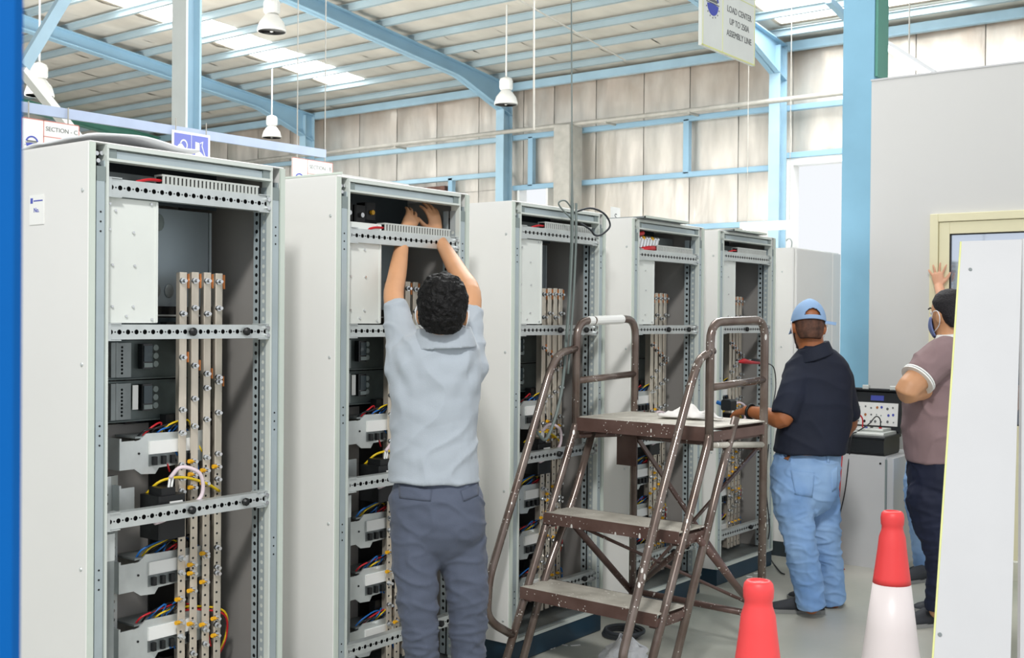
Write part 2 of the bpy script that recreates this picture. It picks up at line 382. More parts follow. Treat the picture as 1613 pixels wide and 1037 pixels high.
PY = [18.4 - .85 * k for k in range(14)]
def roll(x0, x1, y0, y1, seed):
    def fn(a, b):
        x = x0 + (x1 - x0) * a; y = y0 + (y1 - y0) * b; ph = ((18.4 - y) / .85) % 1
        e = min(1, 8 * min(a, 1 - a))
        return (x, y, zt(y) + .172 - .055 * math.sin(PI * ph) ** .7 * (.6 + .4 * e) + .03 * nz(x * 2.3, y * 3, seed) * math.sin(PI * ph) - .012 * (1 - e))
    return MB().grid(fn, 5, int((y1 - y0) * 5)).build('insulation_roll', 'foil_roof', cei, smooth=True)
redges = [-36 + 1.15 * k for k in range(15)] + [-18.75, -17.55] + [-17.55 + 1.15 * k for k in range(1, 8)] + [-8.35, -5.3, -4.2, -3.1, -2, -.9, .2, 1.3]
for k, (x0, x1) in enumerate(zip(redges, redges[1:])):
    spans = [(YR0, 19.1)]
    for sx0, sx1, sy0, sy1 in SKY:
        if x0 >= sx0 - .01 and x1 <= sx1 + .01: spans = [(YR0, sy0), (sy1, 19.1)]
    for y0, y1 in spans: roll(x0, x1, y0, y1, k * 2.1)
for y in PY:
    z = zt(y)
    o = MB().box(-36, 2, y - .008, y + .008, z, z + .11).box(-36, 2, y, y + .06, z, z + .01).box(-36, 2, y - .06, y, z + .1, z + .11)
    o.build('purlin', 'purlin', cei)
for x, m_ in ((-32.7, 'teal'), (-26.6, 'teal'), (-20.55, 'blue_rafter'), (-14.6, 'blue_rafter'), (-8.55, 'blue_rafter'), (-2.5, 'blue_rafter')):
    wall_column(x); rafter(x, m_)
for a, b, n_ in (((-5.7297,14,5.6515), (-5.7386,14.6,5.5639), 'brace'),):
    MB().bar(a, b, .08, .08).build(n_, 'blue_rafter', cei)
# --- inner columns
def icol(x0, x1, y0, y1, h, mf, mb_, lab):
    o = MB().box(x0, x1, y0, y0 + .02, 0, h).build('column', mf, kind=S)
    MB().box(x0 + .004, x1 - .004, y1 - .02, y1, 0, h).box((x0 + x1) / 2 - .01, (x0 + x1) / 2 + .01, y0 + .02, y1 - .02, 0, h).build('column_web', mb_, o)
    MB().box(x0 - .08, x1 + .08, y0 - .08, y1 + .08, 0, .02).build('base_plate', mb_, o); return o
a0 = (-8,5.9417,4.1532); icol(-8.19, -8.0, a0[1] - .01, a0[1] + .15, 7.3, 'col_white', 'blue_steel', '')
b0 = (-3.1793,8.05,3.4401); b1 = (-2.9505,8.05,3.4106)
o = MB().box(b0[0], b1[0], 8.05, 8.27, 0, 7.2).build('column', 'column_blue', kind=S)
MB().box(b1[0] + .002, b1[0] + .022, 8.06, 8.27, 3.32, 7.2).build('side_plate', 'teal', o)
# --- office partition with glazed door
PYP = 7.95; px0 = (-2.9306,7.95,3.2651); PH = px0[2]; dx0 = (-2.5061,7.95,2.307)
wr = MB().box(px0[0], dx0[0], PYP, PYP + .07, 0, PH).box(dx0[0], dx0[0] + 1.0, PYP, PYP + .07, dx0[2], PH).box(dx0[0] + 1.0, 1.5, PYP, PYP + .07, 0, PH).build('wall_right', 'partition', kind=S)
MB().box(px0[0] - .004, 1.5, PYP - .006, PYP + .076, PH, PH + .012).build('trim_1', 'panel_grey', wr)
DX = dx0[0]; DZ = dx0[2]; d1 = MB()
d1.box(DX, DX + .055, PYP - .03, PYP + .08, 0, DZ).box(DX + .945, DX + 1, PYP - .03, PYP + .08, 0, DZ).box(DX + .055, DX + .945, PYP - .03, PYP + .08, DZ - .055, DZ)
d1 = d1.build('door_2', 'cream', kind=S, bevel=.004)
lf = MB(); a, b = DX + .058, DX + .942; sw = .07
lf.box(a, a + sw, PYP - .018, PYP + .03, .02, DZ - .058).box(b - sw, b, PYP - .018, PYP + .03, .02, DZ - .058).box(a + sw, b - sw, PYP - .018, PYP + .03, DZ - .058 - .08, DZ - .058).box(a + sw, b - sw, PYP - .018, PYP + .03, .02, .9)
lf = lf.build('door_leaf', 'cream', d1, bevel=.003)
MB().box(a + sw + .006, b - sw - .006, PYP + .0, PYP + .012, .906, DZ - .144).build('glass', 'mirror_glass', lf)
g = MB(); gx0, gx1, gz0, gz1 = a + sw, b - sw, .9, DZ - .138
for q in ((gx0, gx0 + .008, gz0, gz1), (gx1 - .008, gx1, gz0, gz1), (gx0, gx1, gz0, gz0 + .008), (gx0, gx1, gz1 - .008, gz1)): g.box(q[0], q[1], PYP - .012, PYP + .014, q[2], q[3])
g.build('gasket', 'black', lf)
# ---------------------------------------------------------------- near post, rails, signs
p0 = (-0.8562,0.4802,1.8176); p1 = (-0.8515,0.478,1.3013)
o = MB().cb(-.12, 0, 0, .12, 0, 3, .006).build('blue_post', 'near_blue'); o.location = (p1[0], p1[1], 0)
ax = (V(p0) - V(p1)).normalized(); yaw = math.atan2(.60894, .79317) + math.radians(24)
base = V(p1) - ax * (p1[2] / ax.z); o.matrix_world = Matrix.Translation(base) @ ax.to_track_quat('Z', 'Y').to_matrix().to_4x4() if False else Matrix.Translation((base.x, base.y, 0)) @ Matrix.Rotation(yaw, 4, 'Z')
tag(o, 'bright blue steel post standing closest to the camera at the left edge', 'post')
r0 = (-7.9,4.3668,3.0921); r1 = (-7.9,7.4124,3.1185)
o = thing('sign_rail', 'long pale blue rail carrying the hanging signs above the cabinets', 'rail', ((r0[0]), r0[1], r0[2]))
MB().bar((0, -1.2, -.02), (0, r1[1] - r0[1], 0), .03, .075).build('rail_bar', 'rail_lilac', o)
MB().box(-.1, -.012, 5.9 - r0[1], 5.96 - r0[1], -.03, .03).build('bracket', 'girt_grey', o)
def arc(r0_, r1_, a0_, a1_, n=14):
    t = [a0_ + (a1_ - a0_) * k / n for k in range(n + 1)]
    return [(r1_ * math.cos(x), r1_ * math.sin(x)) for x in t] + [(r0_ * math.cos(x), r0_ * math.sin(x)) for x in t[::-1]]
RS = (PI / 2, 0, PI / 2)
def logo(o, y, z, r, xf):
    f = lambda poly, nm, m_: MB().prism([(y + p[0], z + p[1]) for p in poly], 0, xf, xf + .002).build(nm, m_, o)
    f(arc(r * .78, r, .25, PI - .25), 'emblem_arc', 'ink_blue')
    f(arc(0.001, r * .95, PI + .12, 2 * PI - .12), 'emblem_bowl', 'ink_blue')
    f([(-r * .75, r * .12), (r * .75, r * .12), (r * .75, r * .34), (-r * .75, r * .34)], 'emblem_band', 'ink_grey')
    f([(-r * 1.05, -.03 * r), (r * 1.05, -.03 * r), (r * 1.05, r * .04), (-r * 1.05, r * .04)], 'emblem_line', 'ink_grey')
    for k in range(7):
        t = PI + .35 + k * (PI - .7) / 6; MB().box(xf, xf + .002, y + 1.12 * r * math.cos(t) - r * .05, y + 1.12 * r * math.cos(t) + r * .05, z + 1.12 * r * math.sin(t) - r * .05, z + 1.12 * r * math.sin(t) + r * .05).build('emblem_tooth', 'ink_grey', o)
def section_sign(tl, br, body, label, mount):
    Wd = br[1] - tl[1]; H = Wd * .62
    o = thing('hanging_sign', label, 'sign', (tl[0] + .03, tl[1], tl[2] - .03))
    MB().box(-.008, 0, 0, Wd, -H, 0).build('board', 'label_white', o)
    ln = MB(); t = .006
    for y0, y1, z0, z1 in ((0, Wd, -t, 0), (0, Wd, -H, -H + t), (0, t, -H, 0), (Wd - t, Wd, -H, 0), (Wd * .37, Wd * .37 + t, -H, 0), (Wd * .37, Wd, -H * .42, -H * .42 + t)): ln.box(.0, .0015, y0, y1, z0, z1)
    ln.build('border', 'ink_red', o)
    text(body, Wd * .098, o, (.001, Wd * .69, -H * .21), RS, 'ink_grey')
    logo(o, Wd * .18, -H * .62, Wd * .11, .0)
    for y in (.12, .8): MB().tube([(0, Wd * y, 0), (0, Wd * y, mount)], .006, 6).build('hook', 'girt_grey', o)
    return o
section_sign((-7.9,4.4152,3.0308), (-7.9,4.8771,3.0318), 'SECTION - C', 'white sign with red lines and the words SECTION - C', .12)
section_sign((-9,7.9599,3.2428), (-9,8.5278,3.2495), 'SECTION - B', 'white sign with red lines and the words SECTION - B', 3.5)
# PPE sign
t0 = (-7.86,5.697,3.0821); t1 = (-7.86,6.0742,3.0857); Wd = t1[1] - t0[1]; H = Wd * .66
o = thing('safety_sign', 'blue safety sign with white glove and boot pictograms below the rail', 'sign', t0)
MB().box(-.006, 0, 0, Wd, -H, 0).build('board', 'label_white', o)
MB().box(0, .0015, Wd * .055, Wd * .945, -H * .93, -H * .08).build('blue_field', 'ppe_blue', o)
MB().box(.0015, .0025, Wd * .495, Wd * .505, -H * .93, -H * .08).build('divider', 'label_white', o)
sc = lambda P, ox, oz, s: [(ox + a * s, oz + b * s) for a, b in P]
boot = [(.0, .0), (.72, .0), (.72, .12), (.5, .3), (.34, .42), (.32, .95), (.0, 1.0)]
MB().prism(sc(boot, Wd * .6, -H * .8, Wd * .34), 0, .0015, .003).build('boot_mark', 'label_white', o)
MB().prism(arc(Wd * .09, Wd * .12, -.9, 2.0, 10) if False else sc([(.4, .9), (.55, 1.02), (.5, .75), (.62, .45), (.76, .1), (.8, .14), (.66, .5), (.56, .8), (.62, 1.08), (.38, .98)], Wd * .6, -H * .8, Wd * .34), 0, .0015, .003).build('boot_outline', 'label_white', o)
glove = [(.05, .0), (.42, .1), (.5, .5), (.3, .72), (.2, .78), (.1, .72), (-.02, .6)]
MB().prism(sc(glove, Wd * .15, -H * .82, Wd * .36), 0, .0015, .003).build('glove_mark', 'label_white', o)
g2 = arc(Wd * .075, Wd * .1, -1.2, 3.0, 12); MB().prism([(Wd * .3 + a, -H * .45 + b * 1.25) for a, b in g2], 0, .0015, .003).build('glove_outline', 'label_white', o)
for y in (.1, .9): MB().tube([(-.003, Wd * y, 0), (-.003, Wd * y, .1)], .005, 6).build('hook', 'girt_grey', o)
# LOAD CENTER sign
t0 = (-3,5.5788,3.072); t1 = (-3,6.236,3.073); Wd = t1[1] - t0[1]; H = .92
o = thing('hanging_sign', 'pale sign reading LOAD CENTER UP TO 250A ASSEMBLY LINE hung from roof', 'sign', t0)
MB().box(-.02, 0, 0, Wd, 0, H).build('board', 'compwhite', o)
ln = MB(); t = .004
for y0, y1, z0, z1 in ((0, Wd, 0, t * 2), (.01, .01 + t, 0, H), (Wd - .012, Wd - .012 + t, 0, H), (Wd * .37, Wd * .37 + t, 0, H), (Wd * .37, Wd, .345, .345 + t)): ln.box(0, .0015, y0, y1, z0, z1)
ln.build('border', 'yellow_edge', o)
for k, b in enumerate(('LOAD CENTER', 'UP TO 250A', 'ASSEMBLY LINE')): text(b, .05, o, (.001, Wd * .685, .262 - .068 * k), RS, 'ink_grey', sx=.92)
logo(o, Wd * .19, .25, .07, 0)
for y in (.1, .9): MB().tube([(-.01, Wd * y, H), (-.01, Wd * y, 7.6 - t0[2])], .004, 6).build('hanger_wire', 'girt_grey', o)
# ---------------------------------------------------------------- roof lamps
def pendant(loc, label, r, rod, lit=True):
    o = thing('pendant_lamp', label, 'lamp', loc, group=None); k = r / .2
    MB().lathe([(.2 * k, 0), (.2 * k, .03 * k), (.17 * k, .13 * k), (.1 * k, .22 * k), (.06 * k, .25 * k), (.055 * k, .245 * k), (.16 * k, .12 * k), (.19 * k, .0)], n=22).build('shade', 'lampwhite', o, smooth=True)
    MB().lathe([(.02, .24 * k), (.1 * k, .25 * k), (.115 * k, .28 * k), (.115 * k, .4 * k), (.1 * k, .44 * k), (.03 * k, .47 * k), (.0, .48 * k)], n=16).build('ballast_housing', 'lampwhite', o)
    MB().sph((0, 0, .08 * k), .06 * k, 10, (1, 1, 1.5)).build('bulb', 'lampwhite', o, smooth=True)
    MB().tube([(0, 0, .47 * k), (0, 0, rod)], .014, 6).build('rod', 'lampwhite', o)
    return o
def pl(t_, label, r): pendant(t_, label, r, zt(t_[1]) + .15 - t_[2])
pl((-12.0002,15.4125,5.2111), 'white bell lamp hanging in front of a back wall column', .2)
pl((-18.6472,15.9845,5.3198), 'white bell lamp on a long rod below the skylight, small', .2)
pl((-12.4492,10.6591,5.5481), 'white bell lamp at the top of the picture beside the blue rafter', .2)
pl((-14.5391,8.4133,4.5315), 'cream bell lamp in the upper left corner above SECTION - C', .19)
o = thing('tube_lamp', 'white fluorescent tube lamp slung above the grey partition', 'lamp', (-3.2182,9.6,3.7685))
q0 = V((-3.7281,9.6,4.1731)) - o.location; q1 = V((-3.0088,9.6,3.6265)) - o.location
MB().bar(q0, q1, .05, .03).build('housing', 'panel_grey', o); MB().tube([q0 + V((0, 0, -.04)), q1 + V((0, 0, -.04))], .03, 8).build('tube', 'tube_light', o)
qm = q0.lerp(q1, .7); MB().tube([qm, qm + V((0, 0, 4))], .006, 6).build('hanger', 'girt_grey', o)
o = thing('diagonal_brace', 'pale blue diagonal roof brace in the upper left corner', 'brace', (-9.4928,5.3442,3.7341))
MB().bar((0, 0, 0), V((-9.5389,5.8221,4.5434)) - o.location, .06, .1).build('brace_bar', 'blue_steel', o)
MB().bar(V((-9.5058,5.3341,3.7174)) - o.location, V((-9.659,5.9671,3.2055)) - o.location, .09, .07).build('white_tube', 'lampwhite', o)
for n_, pts, lab in (('suspension_wire', [(-8.3606,11.2753,5.465), (-8.3415,11.2723,3.8774)], 'thin pale wire hanging from the roof at top centre'), ('strung_wire', [(-9.8439,12.6652,6.1068), (-10.134,16.222,5.8701)], 'thin pale conduit strung slanting below the roof')):
    tag(MB().tube(pts, .012, 6).build(n_, 'girt_grey'), lab, 'wire')
o = thing('white_rail', 'white rail low at the back wall beside the bright doorway, glow added', 'lamp', (-8.6307,17.5,3.1743))
MB().cb(0, .95, -.06, .06, -.07, .03, .01).build('housing', 'lampwhite', o); MB().tube([(.03, 0, -.09), (.92, 0, -.09)], .02, 8).build('tube', 'tube_light', o)  # plain white rail, no lamp; glowing tube added for its brightness
for x in (.1, .85): MB().tube([(x, 0, .03), (x, 0, 3.6)], .006, 6).build('hanger', 'girt_grey', o)

# ================================================================ SWITCHGEAR CABINETS (built once in local axes: x into the room, y along the row)
XF = -3.152; W_ = .75
def make_cabinet():
    c = thing('switchgear_cabinet', 'x', 'cabinet', (XF, 0, 0), 0, 'open switchgear cabinets standing in a row')
    B = lambda mb, n, m, par=c, **k: mb.build(n, m, par, **k)
    B(MB().cb(-.6, .0, .002, W_ - .002, 0, .098, .006), 'plinth', 'plinth')
    B(MB().box(-.02, .004, .0, W_, .098, .112), 'plinth_strip', 'frame_light')
    sp = B(MB().cb(-.6, -.004, -.014, .004, .1, 2.1, .004), 'side_panel', 'cab_paint')
    for x, z in ((-.035, 1.955), (-.035, 1.42), (-.035, .79), (-.035, .2), (-.5, 1.955), (-.5, .79)): B(MB().sph((x, -.015, z), .0065, 8, (1, .6, 1)), 'screw', 'zinc', sp)
    sp = B(MB().cb(-.6, -.004, W_ - .004, W_ + .012, .1, 2.1, .004), 'side_panel', 'cab_paint')
    B(MB().box(-.59, -.05, W_ - .012, W_ - .006, .12, 2.08), 'side_lining', 'interior')
    B(MB().box(-.6, -.585, .006, W_ - .006, .1, 2.09), 'back_panel', 'interior')
    B(MB().cb(-.6, -.004, -.01, W_ + .01, 2.1, 2.106, .002), 'top_panel', 'cab_paint')
    B(MB().box(-.58, -.02, .01, W_ - .01, .112, .118), 'floor_panel', 'zinc_dark')
    B(MB().box(-.008, .002, -.012, .006, .1, 2.1), 'edge_strip', 'cab_edge')
    B(MB().box(-.008, .002, W_ - .008, W_ + .012, .1, 2.1), 'edge_strip', 'cab_edge')
    # front posts with groove, lip, holes, corner block
    for sgn, y0 in ((1, .006), (-1, W_ - .008)):
        f = lambda a, b: (y0 + sgn * a, y0 + sgn * b) if sgn > 0 else (y0 - b, y0 - a)
        p = MB(); a, b = f(.0, .006); p.box(-.045, -.012, a, b, .11, 2.05); a, b = f(.006, .034); p.box(-.045, -.002, a, b, .11, 2.0); a, b = f(.034, .038); p.box(-.045, -.008, a, b, .11, 2.05)
        p = B(p, 'front_post', 'frame_metal'); a, b = f(.038, .046); B(MB().box(-.045, .002, a, b, .11, 2.1), 'post_lip', 'frame_light', p)
        for z in (1.86, 1.2, .755, .3):
            for k in (-1, 0, 1):
                yy = sum(f(.02, .02)) / 2; B(MB().cyl((-.003, yy, z + k * .03), (-.0008, yy, z + k * .03), .0032, 8), 'post_hole', 'black', p)
        a, b = f(.006, .036); B(MB().box(-.045, -.001, a, b, 1.985, 2.03), 'corner_block', 'grey_plastic', p)
        k = MB(); k.box(-.045, -.04, a, b, 2.03, 2.085); k = B(k, 'corner_pocket', 'black', p)
        k2 = MB(); yy = (a + b) / 2
        for dy, dz in ((-.008, .04), (.009, .042), (-.003, .018)): k2.cyl((-.04, yy + dy, 2.03 + dz), (-.012, yy + dy, 2.03 + dz), .007, 8)
        if sgn > 0: B(k2, 'corner_bolts', 'bolt', p, kind='stuff')
    # inner perforated strips, holes really punched
    n = 58; cs = [(.04 + .031 * i, .016) for i in range(n)]
    for y, x in ((W_ - .055, -.05), (W_ - .055, -.088)):
        B(MB().holes((x, y, .13), (0, 0, 1), (1, 0, 0), 1.9, .03, cs, .0075, .03), 'perforated_post', 'frame_metal')
    B(MB().box(-.088, -.012, W_ - .052, W_ - .046, .13, 2.0), 'post_backing', 'black')
    cs2 = [(.03 + .03 * i, .016) for i in range(28)]
    p = B(MB().holes((-.2, .165, .14), (0, 0, 1), (0, 1, 0), .9, .032, cs2, .006, .029), 'perforated_post', 'zinc')
    B(MB().holes((-.2, .197, .14), (0, 0, 1), (-.3, 1, 0), .9, .032, cs2, .006, .029), 'perforated_post', 'zinc'); B(MB().box(-.215, -.208, .165, .215, .14, 1.04), 'post_backing', 'black')
    # top frame rail
    t = B(MB().box(-.04, .003, .044, W_ - .046, 2.088, 2.1).box(-.04, .003, .044, W_ - .046, 2.05, 2.058).box(-.04, -.03, .044, W_ - .046, 2.058, 2.088), 'top_rail', 'frame_light')
    B(MB().box(-.03, -.008, .085, W_ - .085, 2.06, 2.082), 'rail_insert', 'frame_metal', t)
    for a in (.046, W_ - .084): B(MB().box(-.03, -.004, a, a + .036, 2.059, 2.086), 'corner_block', 'grey_plastic', t)
    # perforated cross rails
    def rail(z0, h, knobs, x=-.008):
        L = W_ - .094; r = MB(); n = 21; cs = []
        for i in range(n):
            cs.append((.02 + i * (L - .04) / (n - 1), h * .5, .0082 if i % 1 == 0 else .004))
        r.holes((x, .047, z0), (0, 1, 0), (0, 0, 1), L, h, cs, .008, .022)
        r.box(x - .035, x, .047, .047 + L, z0 - .002, z0).box(x - .035, x, .047, .047 + L, z0 + h, z0 + h + .002)
        r = B(r, 'cross_rail', 'zinc'); B(MB().box(x - .012, x - .01, .05, .044 + L, z0 + .004, z0 + h - .004), 'rail_backing', 'black', r)
        d = MB()
        for i in range(n - 1): d.cyl((x, .047 + .02 + (i + .5) * (L - .04) / (n - 1), z0 + h * .5), (x + .0012, .047 + .02 + (i + .5) * (L - .04) / (n - 1), z0 + h * .5), .0028, 6)
        B(d, 'rail_dimples', 'black', r, kind='stuff')
        for a in (.046, W_ - .046 - .055):
            B(MB().box(x - .03, x + .006, a, a + .055, z0 - .006, z0 - .003).box(x - .03, x + .006, a, a + .055, z0 + h + .003, z0 + h + .006).box(x + .0, x + .004, a + (0 if a < .3 else .035), a + (.02 if a < .3 else .055), z0 - .004, z0 + h + .004), 'rail_bracket', 'zinc', r)
        for s in (.2, .8): B(MB().cyl((x, W_ - .062, z0 + h * s), (x + .012, W_ - .062, z0 + h * s), .0075, 8), 'bolt', 'bolt', r)
        for ky in knobs: B(MB().lathe([(.012, 0), (.014, .004), (.014, .012), (.009, .018), (.0, .019)], n=10), 'knob', 'black', r).matrix_local = Matrix.Translation((x + .001, ky, z0 + h * .5)) @ Matrix.Rotation(PI / 2, 4, 'Y')
    rail(1.945, .05, ()); rail(1.498, .043, (.37, .595)); rail(.905, .045, (.37, .595)); rail(.268, .042, (.45, .6))
    # slotted duct in the top bay
    d = MB().box(-.055, -.05, .255, .655, 1.997, 2.03).box(-.055, -.012, .255, .655, 1.997, 2.0)
    d = B(d.box(-.055, -.012, .255, .655, 2.024, 2.03), 'wiring_duct', 'duct_grey'); f = MB()
    for i in range(25): f.box(-.015, -.012, .257 + i * .016, .257 + i * .016 + .009, 2.0, 2.024)
    B(f.box(-.02, -.019, .256, .654, 2.0, 2.024) if False else f, 'duct_teeth', 'duct_grey', d, kind='stuff'); B(MB().box(-.045, -.022, .256, .654, 2.001, 2.023), 'duct_filling', 'black', d)
    B(MB().tube(smooth_path([(-.03, .17, 1.998), (-.02, .21, 2.008), (-.025, .255, 2.01), (-.03, .28, 2.012)]), .005, 6), 'wire', 'w_red')
    B(MB().box(-.45, -.17, .05, .7, 2.0, 2.04).box(-.17, -.12, .07, .2, 2.0, 2.02), 'terminal_tray', 'zinc_dark')
    B(MB().box(-.3, -.292, .05, W_ - .06, 1.96, 2.09), 'top_bay_back', 'plinth_grey')
    # upper bay: component plate, back plate, barrier
    cp = B(MB().box(-.03, -.024, .05, .247, 1.548, 1.94).box(-.06, -.024, .243, .247, 1.548, 1.94).box(-.024, -.021, .238, .247, 1.55, 1.938), 'component_plate', 'compwhite')
    for y, z in ((.07, 1.92), (.09, 1.9), (.07, 1.84), (.155, 1.835), (.08, 1.73), (.16, 1.73), (.08, 1.6), (.155, 1.6), (.13, 1.57), (.22, 1.93), (.225, 1.56)): B(MB().cyl((-.024, y, z), (-.018, y, z), .004, 8), 'screw', 'bolt', cp)
    bp = B(MB().box(-.31, -.3, .2, .66, 1.6, 1.95), 'back_plate', 'backplate')
    B(MB().box(-.36, -.3, .665, .675, .2, 1.95), 'corner_strut', 'frame_metal')
    for k in range(3):
        y = .38 + .055 * k; B(MB().sph((-.297, y, 1.66), .02, 10, (.15, 1, 1.25)), 'knockout', 'zinc_dark', bp); 
        if k < 2: B(MB().sph((-.297, y + .01, 1.9), .024, 10, (.15, 1, 1.3)), 'knockout', 'grey_plastic', bp)
    B(MB().box(-.33, -.275, .3, .68, 1.2, 1.605), 'barrier', 'black_gloss')
    B(MB().box(-.275, -.269, .29, .68, 1.57, 1.576), 'barrier_edge', 'zinc', c)
    B(MB().box(-.27, -.262, .17, .5, 1.52, 1.565), 'smoked_cover', 'smoke')
    # two moulded breaker modules
    for z0, z1 in ((1.355, 1.487), (1.212, 1.35)):
        mo = B(MB().box(-.26, -.25, .205, .62, z0, z1).box(-.25, -.235, .205, .62, z0, z0 + .004), 'breaker_module', 'module_plate')
        B(MB().box(-.25, -.215, .205, .222, z0 + .01, z1 - .006).box(-.25, -.222, .228, .236, z0 + .01, z1 - .006), 'terminal_cover', 'zinc_dark', mo)
        B(MB().holes((-.236, .24, z0 + .008), (0, 0, 1), (0, 1, 0), z1 - z0 - .016, .055, [(.014 + .0125 * i, .02) for i in range(8)], .0045, .012), 'perforated_strip', 'zinc_dark', mo)
        br = B(MB().cb(-.25, -.222, .33, .373, z0 + .035, z1 - .012, .003), 'breaker', 'black_gloss', mo)
        B(MB().box(-.222, -.219, .335, .368, z0 + .06, z1 - .018), 'breaker_window', 'smoke', mo); B(MB().box(-.222, -.218, .335, .368, z0 + .04, z0 + .055), 'breaker_toggle', 'grey_plastic', mo)
        for k in range(3): B(MB().cyl((-.25, .395, z0 + .05 + k * .028), (-.238, .395, z0 + .05 + k * .028), .011, 8), 'push_button', 'grey_plastic', mo)
        if z0 < 1.3: B(MB().box(-.236, -.234, .3, .322, z0 + .04, z1 - .015), 'label', 'label_white', mo)
    B(MB().box(-.31, -.3, .14, .66, .14, 1.2), 'back_plate', 'interior')
    # small breaker trays
    for z0, part_ in ((1.06, 0), (.905, 1), (.652, 0), (.43, 0), (.205, 0)):
        tr = B(MB().box(-.3, -.165, .205, .212, z0 + .0, z0 + .105).box(-.17, -.165, .205, .262, z0, z0 + .095), 'tray', 'zinc')
        if part_: continue
        poly = [(.262, z0 + .0), (.29, z0 - .02), (.345, z0 - .024), (.36, z0 - .004), (.56, z0 + .004), (.56, z0 + .11), (.31, z0 + .115), (.285, z0 + .095), (.262, z0 + .092)]
        B(MB().prism(poly, 0, -.174, -.168), 'tray_front', 'zinc', tr)
        B(MB().box(-.168, -.16, .318, .5, z0 + .045, z0 + .088), 'tray_window', 'label_white', tr)
        B(MB().box(-.172, -.166, .318, .55, z0 + .004, z0 + .042), 'breaker_row', 'zinc_dark', tr)
        for k in range(5): B(MB().cb(-.166, -.15, .328 + k * .036, .343 + k * .036, z0 + .008, z0 + .036, .002), 'toggle', 'black', tr)
        B(MB().cyl((-.168, .28, z0 + .05), (-.165, .28, z0 + .05), .004, 8), 'screw', 'black', tr)
        B(MB().box(-.29, -.174, .27, .56, z0 + .1, z0 + .106), 'tray_shelf', 'zinc_dark', tr)
    tf = B(MB().cb(-.17, -.06, .285, .39, .83, .975, .004).box(-.14, -.07, .3, .355, .975, 1.0), 'transformer', 'black'); B(MB().box(-.06, -.057, .325, .375, .915, .955), 'label', 'label_white', tf)
    for k in range(2): B(MB().cyl((-.08, .335 + k * .012, 1.0), (-.08, .34 + k * .012, 1.03), .004, 6), 'ferrule', 'label_white', tf)
    B(MB().tube(smooth_path([(-.08, .34, 1.03), (-.06, .37, 1.065), (-.04, .43, 1.04), (-.045, .445, .97), (-.05, .4, .93), (-.03, .29, .905), (-.02, .24, .9)]), .007, 8), 'wire', 'w_pink', smooth=True)
    B(MB().box(-.08, -.03, .06, .1, .8, .885), 'cable_clamp', 'zinc'); B(MB().box(-.05, -.03, .062, .098, .12, .8), 'cable_channel', 'zinc_dark')
    # four busbars with bolts and lugs
    rnd = random.Random(5)
    for i, (y, x, top) in enumerate(((.44, -.145, 1.722), (.492, -.148, 1.724), (.547, -.152, 1.725), (.6, -.156, 1.724))):
        bb = B(MB().cb(x - .008, x, y - .016, y + .014, .14, top, .002).cb(x - .05, x - .008, y + .004, y + .014, .14, top, .001), 'busbar', 'busbar')
        B(MB().box(x - .03, x + .003, y + .015, y + .021, top - .055, top - .005), 'copper_washer', 'copper', bb)
        bz = [(top - .03, 1), (1.58 + .02 * (i % 2), 0), (1.43 - .03 * i, 1), (1.25 + .035 * i, 0), (1.17 + .02 * i, 0)] + [(1.06 - .045 * k + .008 * i, 0) for k in range(3)] + [(.93 - i * .01, 0), (.74 - .06 * (i % 2), 0), (.69 + .02 * i, 0), (.6 + .02 * i, 0), (.52 - .015 * i, 0), (.47 + .03 * (i % 2), 0), (.38 + .02 * i, 0), (.3, 0)]
        for z, cw in bz:
            B(MB().cyl((x - .004, y - .008, z), (x + .028, y - .012, z), .0065, 6).cyl((x, y - .008, z), (x + .01, y - .009, z), .011, 6), 'bolt', 'bolt', bb)
            if cw and z < top - .1: B(MB().box(x - .03, x + .003, y + .015, y + .02, z - .018, z + .018), 'copper_washer', 'copper', bb)
            if z < 1.15 and rnd.random() < .62: B(MB().cyl((x + .008, y - .018, z), (x + .012, y - .034, z + .002), .0075, 8), 'cable_lug', 'lug', bb)
        h = MB()
        for k in range(26): h.cyl((x, y - .006, .17 + k * .035), (x + .0012, y - .006, .17 + k * .035), .0042, 6)
        B(h, 'bar_holes', 'black', bb, kind='stuff')
    for z in (1.5, 1.18, .84, .34): B(MB().box(-.235, -.2, .41, .64, z, z + .05), 'busbar_support', 'black')
    B(MB().box(-.3, -.29, .41, .64, .3, 1.2), 'busbar_shield', 'black')
    # wires from the trays to the bars
    cols = ['w_yellow', 'w_black', 'w_blue', 'w_black', 'w_red', 'w_black', 'w_blue']
    for z0 in (1.06, .652, .43, .205):
        for k in range(7):
            y0 = .29 + .022 * k; e = rnd.uniform(.4, .58); h = rnd.uniform(.01, .04)
            pts = [(-.2, y0, z0 + .1), (-.17, y0 + .02, z0 + .12 + h * .5), (-.17 - rnd.random() * .03, (y0 + e) / 2 + .02, z0 + .115 + h), (-.18, e - .03, z0 + .09 + h * .3), (-.165, e, z0 + rnd.uniform(-.06, .06))]
            B(MB().tube(smooth_path(pts, 4), .0034, 6), 'wire', cols[(k + int(z0 * 10)) % 7], smooth=True)
    B(MB().tube(smooth_path([(-.17, .31, .97), (-.13, .34, 1.015), (-.12, .42, 1.02), (-.13, .52, .99), (-.15, .6, .95)], 5), .005, 6), 'wire', 'w_yellow', smooth=True)
    for cset, dz in (('w_yellow', 0), ('w_red', -.012), ('w_blue', -.2)):
        B(MB().tube(smooth_path([(-.18, .45, .56 + dz), (-.17, .53, .55 + dz), (-.17, .64, .51 + dz), (-.19, .665, .42 + dz), (-.2, .62, .33 + dz)], 5), .004, 6), 'wire', cset, smooth=True)
    return c
cab = make_cabinet(); index_kids()
CY = (2.002, 3.035, 4.117, 5.146, 6.111)
